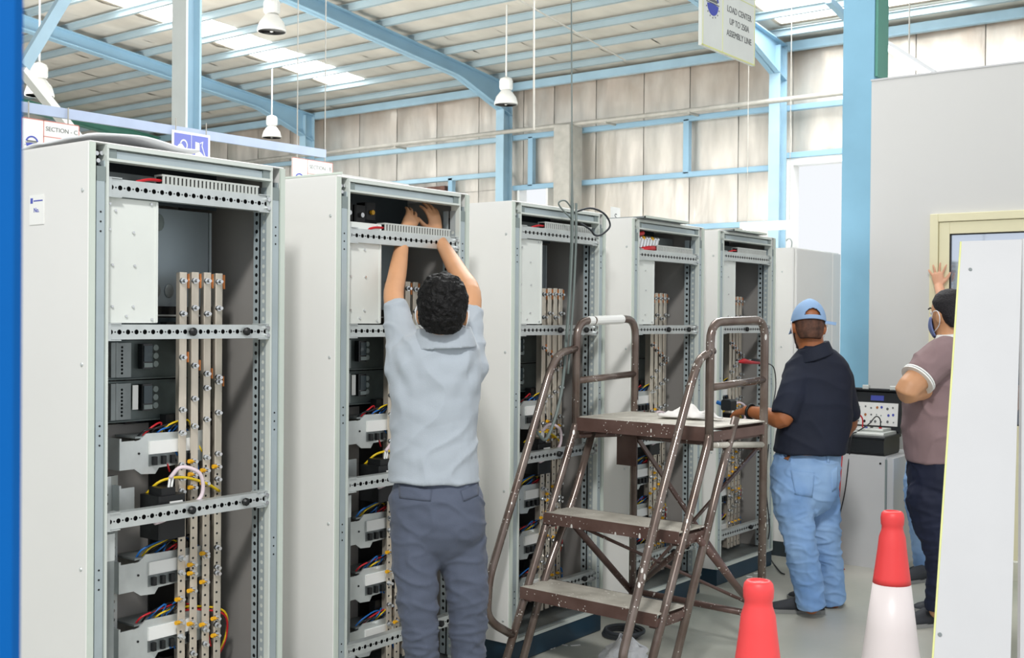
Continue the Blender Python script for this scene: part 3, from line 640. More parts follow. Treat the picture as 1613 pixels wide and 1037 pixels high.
CL = ('open grey switchgear cabinet nearest the blue post with a sticker on its side', 'open grey switchgear cabinet in front of the man in grey polo shirt',
      'open grey switchgear cabinet with a long looped cable hanging down its front', 'open grey switchgear cabinet behind the platform, brass valves in its top bay', 'open grey switchgear cabinet with red and black test clips, last open one')
cabs = [cab]
for k in range(1, 5): cabs.append(copy_tree(cab))
for k, c in enumerate(cabs): c.location = (XF, CY[k], 0); c['label'] = CL[k]; c.rotation_euler.z = (0, 0, .004, -.006, -.004)[k]
# what differs from cabinet to cabinet
def sticker(c, x, z, wd, ht, name='sticker'):
    o = MB().box(x, x + wd, -.0165, -.0145, z - ht, z).build(name, 'label_white', c)
    MB().box(x + wd * .3, x + wd * .92, -.0172, -.0165, z - ht * .22, z - ht * .18).build('print_line', 'ink_blue', o); MB().box(x + wd * .08, x + wd * .24, -.0172, -.0165, z - ht * .28, z - ht * .1).build('print_mark', 'ink_blue', o)
    text('No.', ht * .22, o, (x + wd * .5, -.0167, z - ht * .52), (PI / 2, 0, 0), 'ink_blue', 'print_text')
sticker(cabs[0], -.335, 1.955, .085, .095); sticker(cabs[1], -.46, 1.85, .075, .09)
for k, dz in ((1, -.083), (3, -.052), (4, -.012)):     # their upper rail and duct sit lower
    for ch in kids(cabs[k]):
        b_ = ch.name.split('.')[0]
        if b_ == 'wiring_duct' or (b_ == 'wire' and ch.data.materials[0] is M['w_red'] and max(v.co.z for v in ch.data.vertices) > 1.9) or (b_ == 'cross_rail' and max(v.co.z for v in ch.data.vertices) > 1.9): ch.location.z = dz
        if k == 1 and b_ == 'terminal_tray': bpy.data.objects.remove(ch)
p2 = cabs[1]
for k, (y, z, r_) in enumerate(((.13, 1.985, .02), (.2, 1.99, .024), (.27, 1.985, .02), (.33, 2.0, .018))):
    o = MB().cb(-.22, -.16, y - .03, y + .03, z - .03, z + .04, .006).build('breaker_pole', 'black', p2); MB().cyl((-.16, y, z), (-.148, y, z), .01, 8).build('pole_terminal', 'bolt' if k != 3 else 'lug', o)
p4 = cabs[3]
for k in range(7):
    y = .12 + .03 * k; z = 2.0 + .012 * ((k * 3) % 3 - 1)
    o = MB().cyl((-.05, y, z - .03), (-.045, y + .01, z + .02), .012, 8).build('valve', 'bolt', p4); MB().sph((-.043, y + .012, z + .022), .013, 8).build('valve_cap', 'lug' if k % 3 == 1 else 'bolt', o)
MB().tube(smooth_path([(-.05, .06, 2.0), (-.03, .09, 2.025), (-.03, .14, 2.035)]), .011, 8).build('red_hose', 'w_red', p4, smooth=True)
MB().tube(smooth_path([(-.03, .13, 1.946), (-.02, .18, 1.955), (-.03, .255, 1.96)]), .014, 8).build('red_hose', 'w_red', p4, smooth=True)
# --- things lying on or hanging from the cabinets
def sheet_thing(name, label, cat, m, fn, nu, nv, th, smooth=True):
    o = MB().grid(fn, nu, nv).build(name, m, smooth=smooth); s_ = o.modifiers.new('thick', 'SOLIDIFY'); s_.thickness = th; s_.offset = 0; return tag(o, label, cat)
def roll_fn(a, b):
    t = a * 1.0; x = XF - .5 + .44 * b; y = 2.02 + .42 * a
    return (x, y, 2.12 + .016 * math.sin(PI * min(1, a * 1.25)) ** .7 + .008 * nz(a * 3, b * 5, 2) + .012 * b)
sheet_thing('plastic_sheet', 'crumpled translucent plastic wrap lying on the nearest cabinet roof', 'plastic sheet', 'bag', roll_fn, 14, 14, .006)
o = thing('cover_plate', 'loose white cover plate lying on the second cabinet roof', 'plate', (XF - .27, 3.26, 2.106), .05); MB().cb(-.22, .23, -.2, .2, .0, .012, .003).build('plate', 'cab_paint', o); MB().box(-.22, .23, -.2, -.194, .012, .02).build('plate_lip', 'cab_edge', o)
for k, yy, ln_ in ((3, 5.2, .44), (4, 6.22, .42)):
    o = thing('cabinet_lid', ('thin grey lid plate overhanging the fourth cabinet roof', 'thin grey lid plate lying on the fifth cabinet roof with blue tape')[k - 3], 'lid', (XF - .28, yy, 2.106)); MB().box(-.28, .33, -.02, ln_, .0, .009).build('lid_plate', 'zinc_dark', o); MB().box(.322, .332, -.02, ln_, -.0, .012).build('lid_lip', 'cab_edge', o)
pts = smooth_path([(-3.1,4.4766,3.171), (-3.1,4.4983,2.1235), (-3.1,4.4923,1.8218), (-3.1,4.4653,1.5204), (-3.1,4.4228,1.2218), (-3.1,4.3134,1.021), (-3.1,4.2285,1.0566)], 6)
o = thing('hanging_cable', 'grey cable dropping from the roof down the front of a cabinet, looped at top', 'cable'); MB().tube(pts, .0075, 8, rad=[.0035] * 6 + [.0075] * (len(pts) - 6)).build('cable_drop', 'cable_grey', o, smooth=True)
for k in range(2): MB().tube([p + V((.012 + .004 * k, .012 * (k * 2 - 1), 0)) for p in pts[6:20 + k * 3]], .006, 6).build('cable_strand', 'cable_grey', o, smooth=True)
MB().tube(smooth_path([(-3.1,4.4941,2.0478), (-3.12,4.417,2.1117), (-3.1,4.4402,2.1305), (-3.1,4.504,2.0938)], 6), .004, 6).build('cable_loop', 'cable_grey', o, smooth=True)
MB().tube(smooth_path([(-3.1,4.5096,2.0792), (-3.08,4.626,2.1088), (-3.08,4.75,2.0908), (-3.08,4.8028,2.0384), (-3.09,4.7556,1.9949), (-3.1,4.703,1.9826), (-3.1,4.6578,2.0076), (-3.1,4.5749,2.0325)], 6), .005, 6).build('cable_loop', 'cable_dark', o, smooth=True)
# sixth, closed cabinet
CY6 = 7.16; o = thing('closed_cabinet', 'closed pale grey cabinet at the far end of the row, behind the man in cap', 'cabinet', (XF, CY6, 0))
MB().cb(-.6, 0, 0, .78, .1, 2.06, .006).build('body', 'cab_paint', o); MB().box(-.59, -.01, .01, .77, 0, .1).build('plinth', 'plinth_grey', o)
MB().cb(.0, .018, .012, .62, .12, 2.05, .004).build('door', 'cab_paint', o); MB().cb(.0, .018, .628, .772, .12, 2.05, .004).build('door', 'cab_paint', o)
for z in (1.9, 1.4, .8): MB().cyl((-.08, -.004, z), (-.08, .0, z), .006, 8).build('screw', 'zinc', o)
MB().tube(smooth_path([(-.02, .01, 2.06), (-.015, .0, 2.1), (-.03, -.01, 2.12), (-.05, -.01, 2.105)]), .005, 6).build('lifting_hook', 'zinc', o, smooth=True)
o = thing('folded_sheet', 'small white folded paper standing on cabinet roof by the back wall', 'paper', (XF - .45, 5.62, 2.106)); MB().box(0, .004, 0, .1, 0, .12).build('paper', 'label_white', o); text('S', .06, o, (.0045, .05, .06), RS, 'ink_grey', 'print_text')

# ================================================================ PLATFORM LADDER (local axes: x across, y depth)
T = thing('platform_ladder', 'brown paint-spattered steel platform ladder with two treads and hooped handrails', 'ladder', (-3.07, 4.517, 0), -.049)
LW = .725; LP = 1.108
def tb(n, pts, r=.0185, m='ladder_tube', par=T, fil=.07): return MB().tube(fillet(pts, fil), r, 10).build(n, m, par, smooth=True)
for a in (0, LW):
    u = tb('guard_hoop', [(a, -.015, LP - .1), (a, -.012, 1.563), (a, .48, 1.578), (a, .474, .01)], .0195, fil=.09)
    tb('mid_rail', [(a, -.01, 1.28), (a, .476, 1.298)], .0165, par=u)
    if a == 0: hp = [(a, -.015, 1.435), (a, -.15, 1.412), (a, -.215, 1.33), (a, -.46, .795), (a, -.628, .44), (a, -.64, .29), (a, -.59, .235), (a, -.47, .165)]
    else: hp = [(a, .01, 1.44), (a, -.1, 1.41), (a, -.15, 1.335), (a, -.383, .863), (a, -.629, .315), (a, -.66, .24), (a, -.62, .19), (a, -.5, .18)]
    tb('handrail', hp, .0185, fil=.06)
    tb('stringer', [(a, -.012, LP - .02), (a, -.03, 1.03), (a, -.32, .447), (a, -.535, .01)], .0185)
    tb('stringer', ([(a, .12, 1.03), (a, -.013, .746), (a, -.221, .414), (a, -.405, .01)] if a == 0 else [(a, .215, 1.135), (a, .071, .86), (a, -.335, .01)]), .0185)
wrap = MB().tube([(0, .13, 1.5665), (0, .36, 1.5735)], .0225, 12).build('paper_wrap', 'label_white', T); wrap['label'] = 'white paper strip wrapped round the left hoop'
MB().tube([(0, .075, 1.5645), (0, .115, 1.566)], .022, 12).build('paper_wrap', 'label_white', T)
def tread(y0, y1, z, n, h=.052, ov=.0):
    t = MB().box(-ov, LW + ov, y0, y1, z - .006, z).build(n, 'ladder_tread', T)
    MB().box(-ov, LW + ov - .0, y0 - .006, y0, z - h, z).build('front_lip', 'ladder_paint', t); MB().box(-ov, LW + ov, y1, y1 + .005, z - h, z).build('rear_lip', 'ladder_paint', t)
    for a in (-ov, LW + ov - .005): MB().box(a, a + .005, y0, y1, z - h, z - .02 if a > 0 else z - .006).build('end_web', 'ladder_paint', t)
    for a in (.005, LW - .045): MB().box(a, a + .04, y0 + .01, y1 - .01, z - h - .012, z - h + .01).build('tread_bracket', 'ladder_paint', t)
tread(-.02, .475, LP, 'platform', .062, .012); tread(-.249, -.046, .685, 'tread'); tread(-.412, -.205, .37, 'tread')
kb = lambda n, p, q, w1=.03, w2=.006: MB().bar(p, q, w1, w2, (0, 1, 0)).build(n, 'ladder_paint', T)
kb('cross_brace', (.02, .46, .99), (.636, .46, .28), .008, .034); kb('cross_brace', (.715, .45, .985), (.03, .45, .22), .008, .034)
tb('lower_bar', [(0, .47, .197), (LW, .47, .194)], .016, 'ladder_paint'); tb('tie_rod', [(.02, -.1, .63), (.715, .46, .235)], .008, 'ladder_paint')
tb('side_brace', [(0, -.06, .63), (0, .46, .2)], .017, 'ladder_paint'); tb('side_brace', [(LW, -.1, .64), (LW, .46, .2)], .017, 'ladder_paint'); tb('tread_brace', [(LW - .02, -.12, .63), (.02, .45, .21)], .014, 'ladder_paint')
tb('upper_bar', [(0, .45, .985), (LW, .45, .985)], .016, 'ladder_paint'); tb('side_bar', [(LW, .0, 1.03), (LW, .47, .995)], .014, 'ladder_tread'); tb('side_bar', [(0, .0, 1.02), (0, .47, .995)], .014, 'ladder_paint')
MB().box(-.075, .045, .432, .438, .835, 1.035).build('kick_plate', 'ladder_paint', T)
for a in (0, LW): MB().cyl((a, .474, 0), (a, .474, .015), .024, 10).build('rubber_foot', 'black', T)
# rag and other loose things
def rag_fn(a, b):
    t = a * 2 * PI; r = b * (.085 + .025 * math.sin(2 * t + .6) + .018 * math.sin(5 * t)); x = r * math.cos(t) * 1.45; y = r * math.sin(t) * .8
    h = .03 * max(0, 1 - b ** 3) * (.9 + 1.8 * nz(x * 20, y * 18, 3.1)) + .018 * nz(x * 38, y * 38, 1) * (1 - b * .6)
    return (x, y, .012 + max(-.008, h + .012 * (1 - b)))
o = sheet_thing('white_rag', 'crumpled white rag lying on the ladder platform', 'rag', 'rag', rag_fn, 44, 16, .004); o.matrix_world = T.matrix_basis @ Matrix.Translation((.44, .27, LP))
o.rotation_euler.z = -.049
def bag_fn(a, b):
    t = a * 2 * PI; z = b; r = .1 * (1 - .75 * b ** 1.5) * (1 + .35 * nz(math.cos(t) * 2, math.sin(t) * 2, b * 4)); return (r * math.cos(t) * 1.2, r * math.sin(t), .002 + .125 * z + .02 * nz(t, b * 6, 2) * b)
bg0 = (-2.751,4.4515,0)
o = sheet_thing('plastic_bag', 'crumpled white plastic bag on the floor in front of the ladder', 'bag', 'bag', bag_fn, 30, 12, .003, False); o.location = bg0; o.rotation_euler = (0, 0, .5)
cc = V((-3.0708,4.8404,0)) + V((.05, 0, 0))
o = thing('cable_coil', 'coil of black cable on the floor under the ladder', 'cable', cc)
for k in range(3): MB().tube([(.085 * (1 + .06 * k) * math.cos(t * PI / 12) + .012 * k, .085 * (1 + .05 * k) * math.sin(t * PI / 12), .012 + .012 * k) for t in range(24)], .0095, 8, closed=True).build('cable_turn', 'cable_dark', o, smooth=True)
scr = [(862, 1017), (871, 1014), (880, 1010), (902, 1016)]
for k, q in enumerate(((-3.1626,4.4259,0), (-3.1575,4.4707,0), (-3.149,4.5326,0), (-3.1026,4.5567,0))):
    o = MB().bar((-.02, 0, .003), (.02 + .01 * (k % 2), .004, .003), .008, .003).build('cable_tie', 'label_white'); o.location = q; o.rotation_euler.z = .9 + 1.1 * (k % 3)
    tag(o, 'white offcut of cable tie on the floor ' + ['beside the blue plinth, farthest left', 'beside the blue plinth, second from left', 'beside the blue plinth, third from left', 'beside the blue plinth, nearest the cable coil'][k], 'offcut', 'white offcuts by the plinth')
for k, q in enumerate(((-3.1586,6.4532,0), (-3.1618,6.565,0), (-3.1631,6.6575,0))):
    o = MB().bar((-.018, 0, .004), (.018, .01, .004), .012, .004).build('tape_scrap', 'label_white'); o.location = V(q) + V((.05, 0, 0)); o.rotation_euler.z = .6 * k
    tag(o, ('leftmost', 'middle', 'rightmost')[k] + ' of three white tape scraps on the floor by the last open cabinet', 'scrap', 'white scraps by the far plinth')
o = tag(MB().tube(smooth_path([(-2.9633,6.6486,0.006), (-3.0258,6.7125,0.006), (-3.2582,7.0663,0.006), (-3.3666,7.2595,0.03), (-2.95,6.3935,0.3377), (-2.98,6.3988,0.601), (-3,6.4808,0.8221)], 6), .004, 6).build('floor_cable', 'cable_dark', smooth=True), 'thin dark cable trailing over the floor beside the man in jeans', 'cable')
# ---------------------------------------------------------------- cones
def cone(loc, h, label):
    o = thing('traffic_cone', label, 'cone', loc, group=None)
    MB().lathe([(.16, .0), (.152, .03), (.137, .12)], n=32).build('cone_foot', 'cone_red', o, smooth=True)
    MB().lathe([(.137, .12), (.118, .12 + (h - .355) * .25), (.0985, .12 + (h - .355) * .5), (.0793, .12 + (h - .355) * .75), (.06, h - .235)], n=32).build('white_band', 'cone_white', o, smooth=True)
    MB().lathe([(.0605, h - .236), (.058, h - .217), (.0532, h - .18), (.048, h - .14), (.0455, h - .12), (.042, h - .085), (.0345, h - .062), (.0335, h - .05), (.0365, h - .042), (.0375, h - .022), (.035, h - .008), (.029, h - .001), (.022, h), (.0215, h - .004), (.0, h - .004)], n=32).build('cone_top', 'cone_red', o, smooth=True)
    MB().cb(-.2, .2, -.2, .2, 0, .03, .01).build('base_plate', 'black', o)
k1 = V((-1.2202,2.5863,0.9384)); k2 = V((-1.2897,3.7308,0.9537))
cone((k1.x, k1.y, 0), k1.z, 'red and white traffic cone in front of the ladder, only its red top in view'); cone((k2.x, k2.y, 0), k2.z, 'red and white traffic cone in front of the man in mauve shirt, white band showing')
# ---------------------------------------------------------------- right: near panel, pedestal, tester
P00 = V((-1.1209,3.8701,1.8372)); P10 = V((-0.9647,3.9902,1.8451)); P01 = V((-1.02,3.3037,0.6198)); P11 = V((-0.8475,3.4362,0.6216))
ex = 1.571
def ext(a, b): d = b - a; k = (-a.z) / d.z; return a + d * k
Q01, Q11 = ext(P00, P01), ext(P10, P11); nrm = (P10 - P00).cross(Q01 - P00).normalized()
if nrm.dot(F_) < 0: nrm = -nrm
vs = [P00, P10, Q11, Q01] + [p + nrm * .006 for p in (P00, P10, Q11, Q01)]
o = thing('loose_panel', 'tall pale grey sheet panel leaning at the right edge in front of the partition', 'panel', Q01); MB().add([p - Q01 for p in vs], [(0, 3, 2, 1), (4, 5, 6, 7), (0, 1, 5, 4), (1, 2, 6, 5), (2, 3, 7, 6), (3, 0, 4, 7)]).build('sheet', 'panel_grey', o)
e = MB().bar(P00 - Q01 - nrm * .0 + (P00 - P10).normalized() * .002 + nrm * .003, (P00 - P10).normalized() * .002 + nrm * .003, .006, .003, nrm).build('edge_seal', 'yellow_edge', o)
for px_ in ((-1.0876,3.848,1.7423), (-1.0657,3.6778,1.3643), (-1.016,3.3402,0.6794)): q = V(px_) - Q01; MB().cyl(q - nrm * .004, q + nrm * .004, .006, 8).build('screw_hole', 'zinc_dark', o)
n0 = V((-1.0016,4.1511,1.8582)); n1 = V((-0.8769,3.6651,0.5635)); rt = V((R_.x, R_.y, 0)); b_ = ext(n0, n1)
o = thing('loose_panel', 'lilac grey panel edge just showing behind the leaning sheet at the right border', 'panel', b_)
MB().add([p - b_ for p in (n0, n0 + rt * .3, b_ + rt * .3, b_, n0 + F_ * .02, n0 + rt * .3 + F_ * .02, b_ + rt * .3 + F_ * .02, b_ + F_ * .02)], [(0, 3, 2, 1), (4, 5, 6, 7), (0, 1, 5, 4), (1, 2, 6, 5), (2, 3, 7, 6), (3, 0, 4, 7)]).build('sheet', 'panel_grey', o)
o = thing('pedestal_cabinet', 'low grey steel cabinet against the partition, carrying the test case', 'cabinet', (-2.49, 7.2, 0))
MB().cb(-.5, -.045, 0, .55, 0, .712, .004).build('body', 'panel_grey', o); MB().cb(-.045, .0, .012, .55, 0, .708, .004).build('side_frame', 'panel_grey', o); MB().box(-.05, -.04, -.002, .01, .02, .7).build('seam', 'grey_plastic', o); MB().cyl((-.08, -.003, .672), (-.08, .004, .672), .007, 8).build('screw_hole', 'black', o)
# test case
o = thing('test_instrument', 'black open test case with white control panel in its lid', 'instrument', (-2.715, 7.4, .7145))
o.scale = (.8, .9, .95)
MB().cb(-.2, .185, -.17, .16, .0, .125, .02).build('case_base', 'case_black', o); MB().cb(-.21, .195, -.18, .17, .108, .128, .006).build('rim', 'case_black', o)
ip = MB().cb(-.185, .17, -.14, .13, .12, .15, .01).cb(-.18, .13, -.05, .12, .15, .168, .006).build('instrument_panel', 'inst_grey', o)
for k, (x, m_) in enumerate(((-.03, 'ink_blue'), (.08, 'w_red'), (.0, 'black'))): MB().cyl((x, -.0 + .02 * k, .16), (x, .0 + .02 * k, .176), .012, 10).build('socket', m_, ip)
lid = MB().cb(-.205, .19, .0, .05, .0, .29, .012).cb(-.215, .2, -.03, .02, .285, .305, .006).box(-.215, -.2, -.03, .04, 0, .3).box(.185, .2, -.03, .04, 0, .3).build('lid', 'case_black', o); lid.location = (0, .16, .13); lid.rotation_euler.x = -.12
MB().box(-.1 + .03, -.0 + .04, -.003, .0, .22, .255).build('name_plate', 'ink_blue', lid)
wpn = MB().box(-.185, .165, -.006, .0, .045, .205).build('control_panel', 'label_white', lid)
rn_ = random.Random(3)
for r_ in range(3):
    for k in range(7):
        x = -.16 + k * .048 + rn_.uniform(-.008, .008); z = .07 + r_ * .05 + rn_.uniform(-.006, .006); s_ = rn_.choice((.005, .007, .01))
        MB().cyl((x, -.006, z), (x, -.009, z), s_, 8).build('diagram_mark', rn_.choice(('black', 'ink_grey', 'ink_blue', 'ink_grey', 'ink_grey', 'copper') if s_ > .006 else ('ink_grey', 'grey_plastic')), wpn)
for x in (-.13, .1): MB().cb(x, x + .05, -.04, .0, .295, .325, .005).build('latch', 'inst_grey', lid)
MB().tube(smooth_path([(-.06, -.0, .165), (-.06, -.005, .23), (-.09, -.02, .26), (-.14, -.03, .25), (-.18, -.05, .2), (-.2, -.12, .19)]), .006, 8).build('red_lead', 'w_red', o, smooth=True)
bl = [(.08, .02, .165), (.08, .015, .23), (.05, .0, .25), (.01, -.04, .2), (-.05, -.12, .15), (-.065, -.19, .13), (-.075, -.215, .0), (-.1, -.235, -.25), (-.15, -.235, -.45), (-.2, -.235, -.7)]
tag(MB().tube([V((q.x * .8 - 2.715, q.y * .9 + 7.4, q.z * .95 + .7145)) for q in smooth_path(bl)], .004, 8).build('black_test_lead', 'w_black', smooth=True), 'black test lead looping from the test case panel down the low grey cabinet', 'cable')
tag(MB().tube(smooth_path([(-2.8158,7.2,0.7769), (-2.8219,7.17,0.4914), (-2.8357,7.17,0.2021), (-2.8125,7.16,0.0012), (-2.7331,7.0326,0.005)]), .004, 6).build('red_test_lead', 'w_red', smooth=True), 'thin red test lead hanging in front of the low grey cabinet', 'cable')
# test clips on the last open cabinet
for n_, m_, pts, lab, wpts in (('test_clip', 'w_red', [(-3.1,6.262,1.3262), (-3.1,6.3381,1.3281), (-3.1,6.4245,1.3183), (-3.1,6.5571,1.3111)], 'red crocodile test clip hooked on the last open cabinet', [(-3.1,6.5571,1.3111), (-3.08,6.5613,1.241), (-3,6.3866,1.0589), (-2.9,6.1329,1.0231)]),
                               ('test_clip', 'w_black', [(-3.13,6.4951,1.3313), (-3.13,6.5753,1.3216), (-3.1,6.6385,1.313)], 'black crocodile test clip behind the red one', [(-3.1,6.6385,1.313), (-3.05,6.6507,1.2786), (-3,6.5718,1.1656), (-2.9,6.3116,1.0683)])):
    o = thing(n_, lab, 'clip', pts[0]); q = [V(p) - V(pts[0]) for p in pts]; nn = len(q)
    MB().tube(q, .01, 8, rad=[.006, .017, .011, .008][:nn]).build('grip', m_, o, smooth=True); MB().bar(q[0] - V((0, .03, 0)), q[0], .008, .006).build('jaw', 'bolt', o); MB().tube(smooth_path([V(p) - V(pts[0]) for p in wpts]), .0035, 6).build('lead', m_, o, smooth=True)

# ================================================================ PEOPLE
RC, FC, UP = V((.7931, .6089, 0)).normalized(), V((-.6089, .7931, 0)).normalized(), V((0, 0, 1))
def rot(v, deg): return Matrix.Rotation(math.radians(deg), 3, 'Z') @ v
def tor(mb, rings, R=RC, F=FC, n=28, p=2.3, grow=0.0, shift=V((0, 0, 0))):
    vs = []
    for x, y, z, a, b in rings:
        for k in range(n):
            t = 2 * PI * k / n; c, s = math.cos(t), math.sin(t); q = (abs(c) ** p + abs(s) ** p) ** (-1 / p)
            vs.append(V((x, y, z)) + shift + R * (a + grow) * c * q + F * (b + grow) * s * q)
    m = len(rings)
    fs = [(i * n + k, i * n + (k + 1) % n, (i + 1) * n + (k + 1) % n, (i + 1) * n + k) for i in range(m - 1) for k in range(n)]
    if rings[0][2] > rings[-1][2]: fs = [f[::-1] for f in fs]; fs += [tuple(range(n)), tuple(range((m - 1) * n, m * n))[::-1]]
    else: fs += [tuple(range(n))[::-1], tuple(range((m - 1) * n, m * n))]
    return mb.add(vs, fs)
def limb(mb, pts, rad, n=14, balls=True, e0=True, e1=True):
    P = smooth_path(pts, 4); k = (len(P) - 1) / (len(rad) - 1); rr = []
    for i in range(len(P)):
        t = i / k; j = min(int(t), len(rad) - 2); f = t - j; f = f * f * (3 - 2 * f); rr.append(rad[j] * (1 - f) + rad[j + 1] * f)
    mb.tube(P, 1, n, True, rr)
    if e0: mb.sph(P[0], rr[0] * .98, 12)
    if e1: mb.sph(P[-1], rr[-1] * .98, 12)
def ringloft(mb, cs, n=14):
    """cs: (centre, axis_u, axis_v)"""
    vs = [c + u * math.cos(2 * PI * k / n) + v * math.sin(2 * PI * k / n) for c, u, v in cs for k in range(n)]; m = len(cs)
    mb.add(vs, [(i * n + k, i * n + (k + 1) % n, (i + 1) * n + (k + 1) % n, (i + 1) * n + k) for i in range(m - 1) for k in range(n)] + [tuple(range(n))[::-1], tuple(range((m - 1) * n, m * n))])
def hand(mb, W, d, n, s, curl=.3, spread=.5, k_=1.0):
    W, d, n, s = V(W), V(d).normalized(), V(n).normalized(), V(s).normalized()
    s = (s - d * s.dot(d)).normalized(); n = (n - d * n.dot(d) - s * n.dot(s)).normalized()
    ringloft(mb, [(W + d * t * k_, s * a * k_, n * b * k_) for t, a, b in ((-.02, .024, .02), (.0, .027, .019), (.03, .036, .018), (.06, .041, .016), (.085, .041, .014), (.095, .034, .011))])
    for j, (off, ln, sh) in enumerate(((.03, .07, .004), (.0105, .078, 0), (-.0105, .072, .003), (-.03, .056, .01))):
        fd = (d + s * spread * off / .03 * .55).normalized(); p = W + (d * (.084 - sh) + s * off) * k_; P = [p - fd * .02 * k_, p]
        for q, fr in enumerate((.45, .3, .25)):
            c = curl * (.6 + q * .5); fd = (fd * math.cos(c) - n * math.sin(c)).normalized(); p = p + fd * ln * fr * k_; P.append(p)
        mb.tube(P, .008, 10, True, [.0095 * k_, .0092 * k_, .0088 * k_, .0082 * k_, .0065 * k_]); mb.sph(P[-1], .0066 * k_, 8)
    td = (d * .62 + s * .75 - n * .25).normalized(); p = W + (d * .022 + s * .024) * k_; P = [p]
    for q in (.034, .03, .024): p = p + td * q * k_; P.append(p); td = (td + d * .35).normalized()
    mb.tube(P, .01, 10, True, [.014 * k_, .0125 * k_, .0105 * k_, .0075 * k_]); mb.sph(P[-1], .0078 * k_, 8)
HEAD = ((-.122, .022, .026, .058), (-.112, .04, .044, .045), (-.09, .055, .064, .022), (-.06, .064, .082, .008), (-.02, .071, .094, .0), (.03, .076, .1, -.004), (.065, .07, .092, -.006), (.092, .055, .072, -.008), (.11, .03, .04, -.01), (.117, .008, .01, -.01))
def head(mb, C_, F, up=UP, s=1.0):
    C_, F, up = V(C_), V(F).normalized(), V(up).normalized(); F = (F - up * F.dot(up)).normalized(); R = F.cross(up)
    ringloft(mb, [(C_ + up * z * s + F * f * s, R * a * s, F * b * s) for z, a, b, f in HEAD], 20)
    ringloft(mb, [(C_ + F * f * s + up * z * s, R * a * s, up * a * .8 * s) for f, z, a in ((.085, -.005, .006), (.1, -.02, .011), (.112, -.036, .014), (.1, -.045, .013), (.085, -.045, .012))], 8)
    for sg in (-1, 1):
        c = C_ + R * sg * .077 * s - F * .008 * s - up * .018 * s
        ringloft(mb, [(c + R * sg * o_ * s - F * sh * s, up * a * s, (F * b) * s) for o_, sh, a, b in ((-.012, -.005, .026, .014), (.004, .0, .03, .018), (.012, .006, .031, .019), (.016, .008, .02, .011))], 12)
    return C_, F, R, up
def fuse(mb, name, m, par=None, voxel=.006, it=6, fold=None):
    me = mb.mesh(name + '_src', None); o = bpy.data.objects.new('tmp', me); COL.objects.link(o)
    r = o.modifiers.new('r', 'REMESH'); r.mode = 'VOXEL'; r.voxel_size = voxel
    if it: s_ = o.modifiers.new('s', 'SMOOTH'); s_.iterations = it; s_.factor = .5
    m2 = bpy.data.meshes.new_from_object(o.evaluated_get(bpy.context.evaluated_depsgraph_get())); bpy.data.objects.remove(o); bpy.data.meshes.remove(me)
    m2.name = name
    if fold:
        nr = [v.normal.copy() for v in m2.vertices]
        for v, n_ in zip(m2.vertices, nr): v.co += n_ * fold(v.co, n_)
    m2.materials.clear(); m2.materials.append(M[m]); m2.polygons.foreach_set('use_smooth', [True] * len(m2.polygons)); m2.update()
    o = bpy.data.objects.new(name, m2); COL.objects.link(o); o.parent = par; return o
def ridged(p, s, amp, seed=0, sh=1.0):
    w_ = noise.noise(V((p.x * 3, p.y * 3, p.z * 3 + seed))) * .5
    v = noise.noise(V((p.x * s + seed + w_, p.y * s, (p.z + .35 * p.y * math.sin(seed)) * s * sh + w_))); return amp * (max(0, 1 - abs(v) * 3.4) ** 1.5 - .3)
def cloth(amp, s=7, sh=1.6, seed=0.0):
    def f(p, n): return ridged(p, s, amp, seed, sh) + amp * .6 * noise.noise(V((p.x * s * 2.2 + seed, p.y * s * 2.2, p.z * s * 2.2 * sh)))
    return f
def patch(par, corners, th, name, m, nu=10, nv=6):
    """a flat piece sewn on the garment: the four corners' grid dropped onto the garment's surface from the viewer's side"""
    bv = BVHTree.FromPolygons([v.co for v in par.data.vertices], [p.vertices for p in par.data.polygons]); mb = MB(); top, bot = [], []
    a, b, c, d = [V(q) for q in corners]; out = -FC
    for i in range(nu + 1):
        for j in range(nv + 1):
            u, v = i / nu, j / nv; q = a.lerp(b, u).lerp(d.lerp(c, u), v); h = bv.ray_cast(q + out * .5, -out)
            if h[0] is None: h = bv.find_nearest(q)
            e = th if 0 < i < nu and 0 < j < nv else th * .55
            top.append(h[0] + h[1] * e); bot.append(h[0] - h[1] * .004)
    N = (nu + 1) * (nv + 1); idx = lambda i, j: i * (nv + 1) + j; fs = []
    for i in range(nu):
        for j in range(nv): fs += [(idx(i, j), idx(i + 1, j), idx(i + 1, j + 1), idx(i, j + 1)), tuple(N + k for k in (idx(i, j), idx(i, j + 1), idx(i + 1, j + 1), idx(i + 1, j)))]
    loop = [idx(i, 0) for i in range(nu)] + [idx(nu, j) for j in range(nv)] + [idx(i, nv) for i in range(nu, 0, -1)] + [idx(0, j) for j in range(nv, 0, -1)]
    for k in range(len(loop)): p_, q_ = loop[k], loop[(k + 1) % len(loop)]; fs.append((p_, N + p_, N + q_, q_))
    return mb.add(top + bot, fs).build(name, m, par, smooth=True)
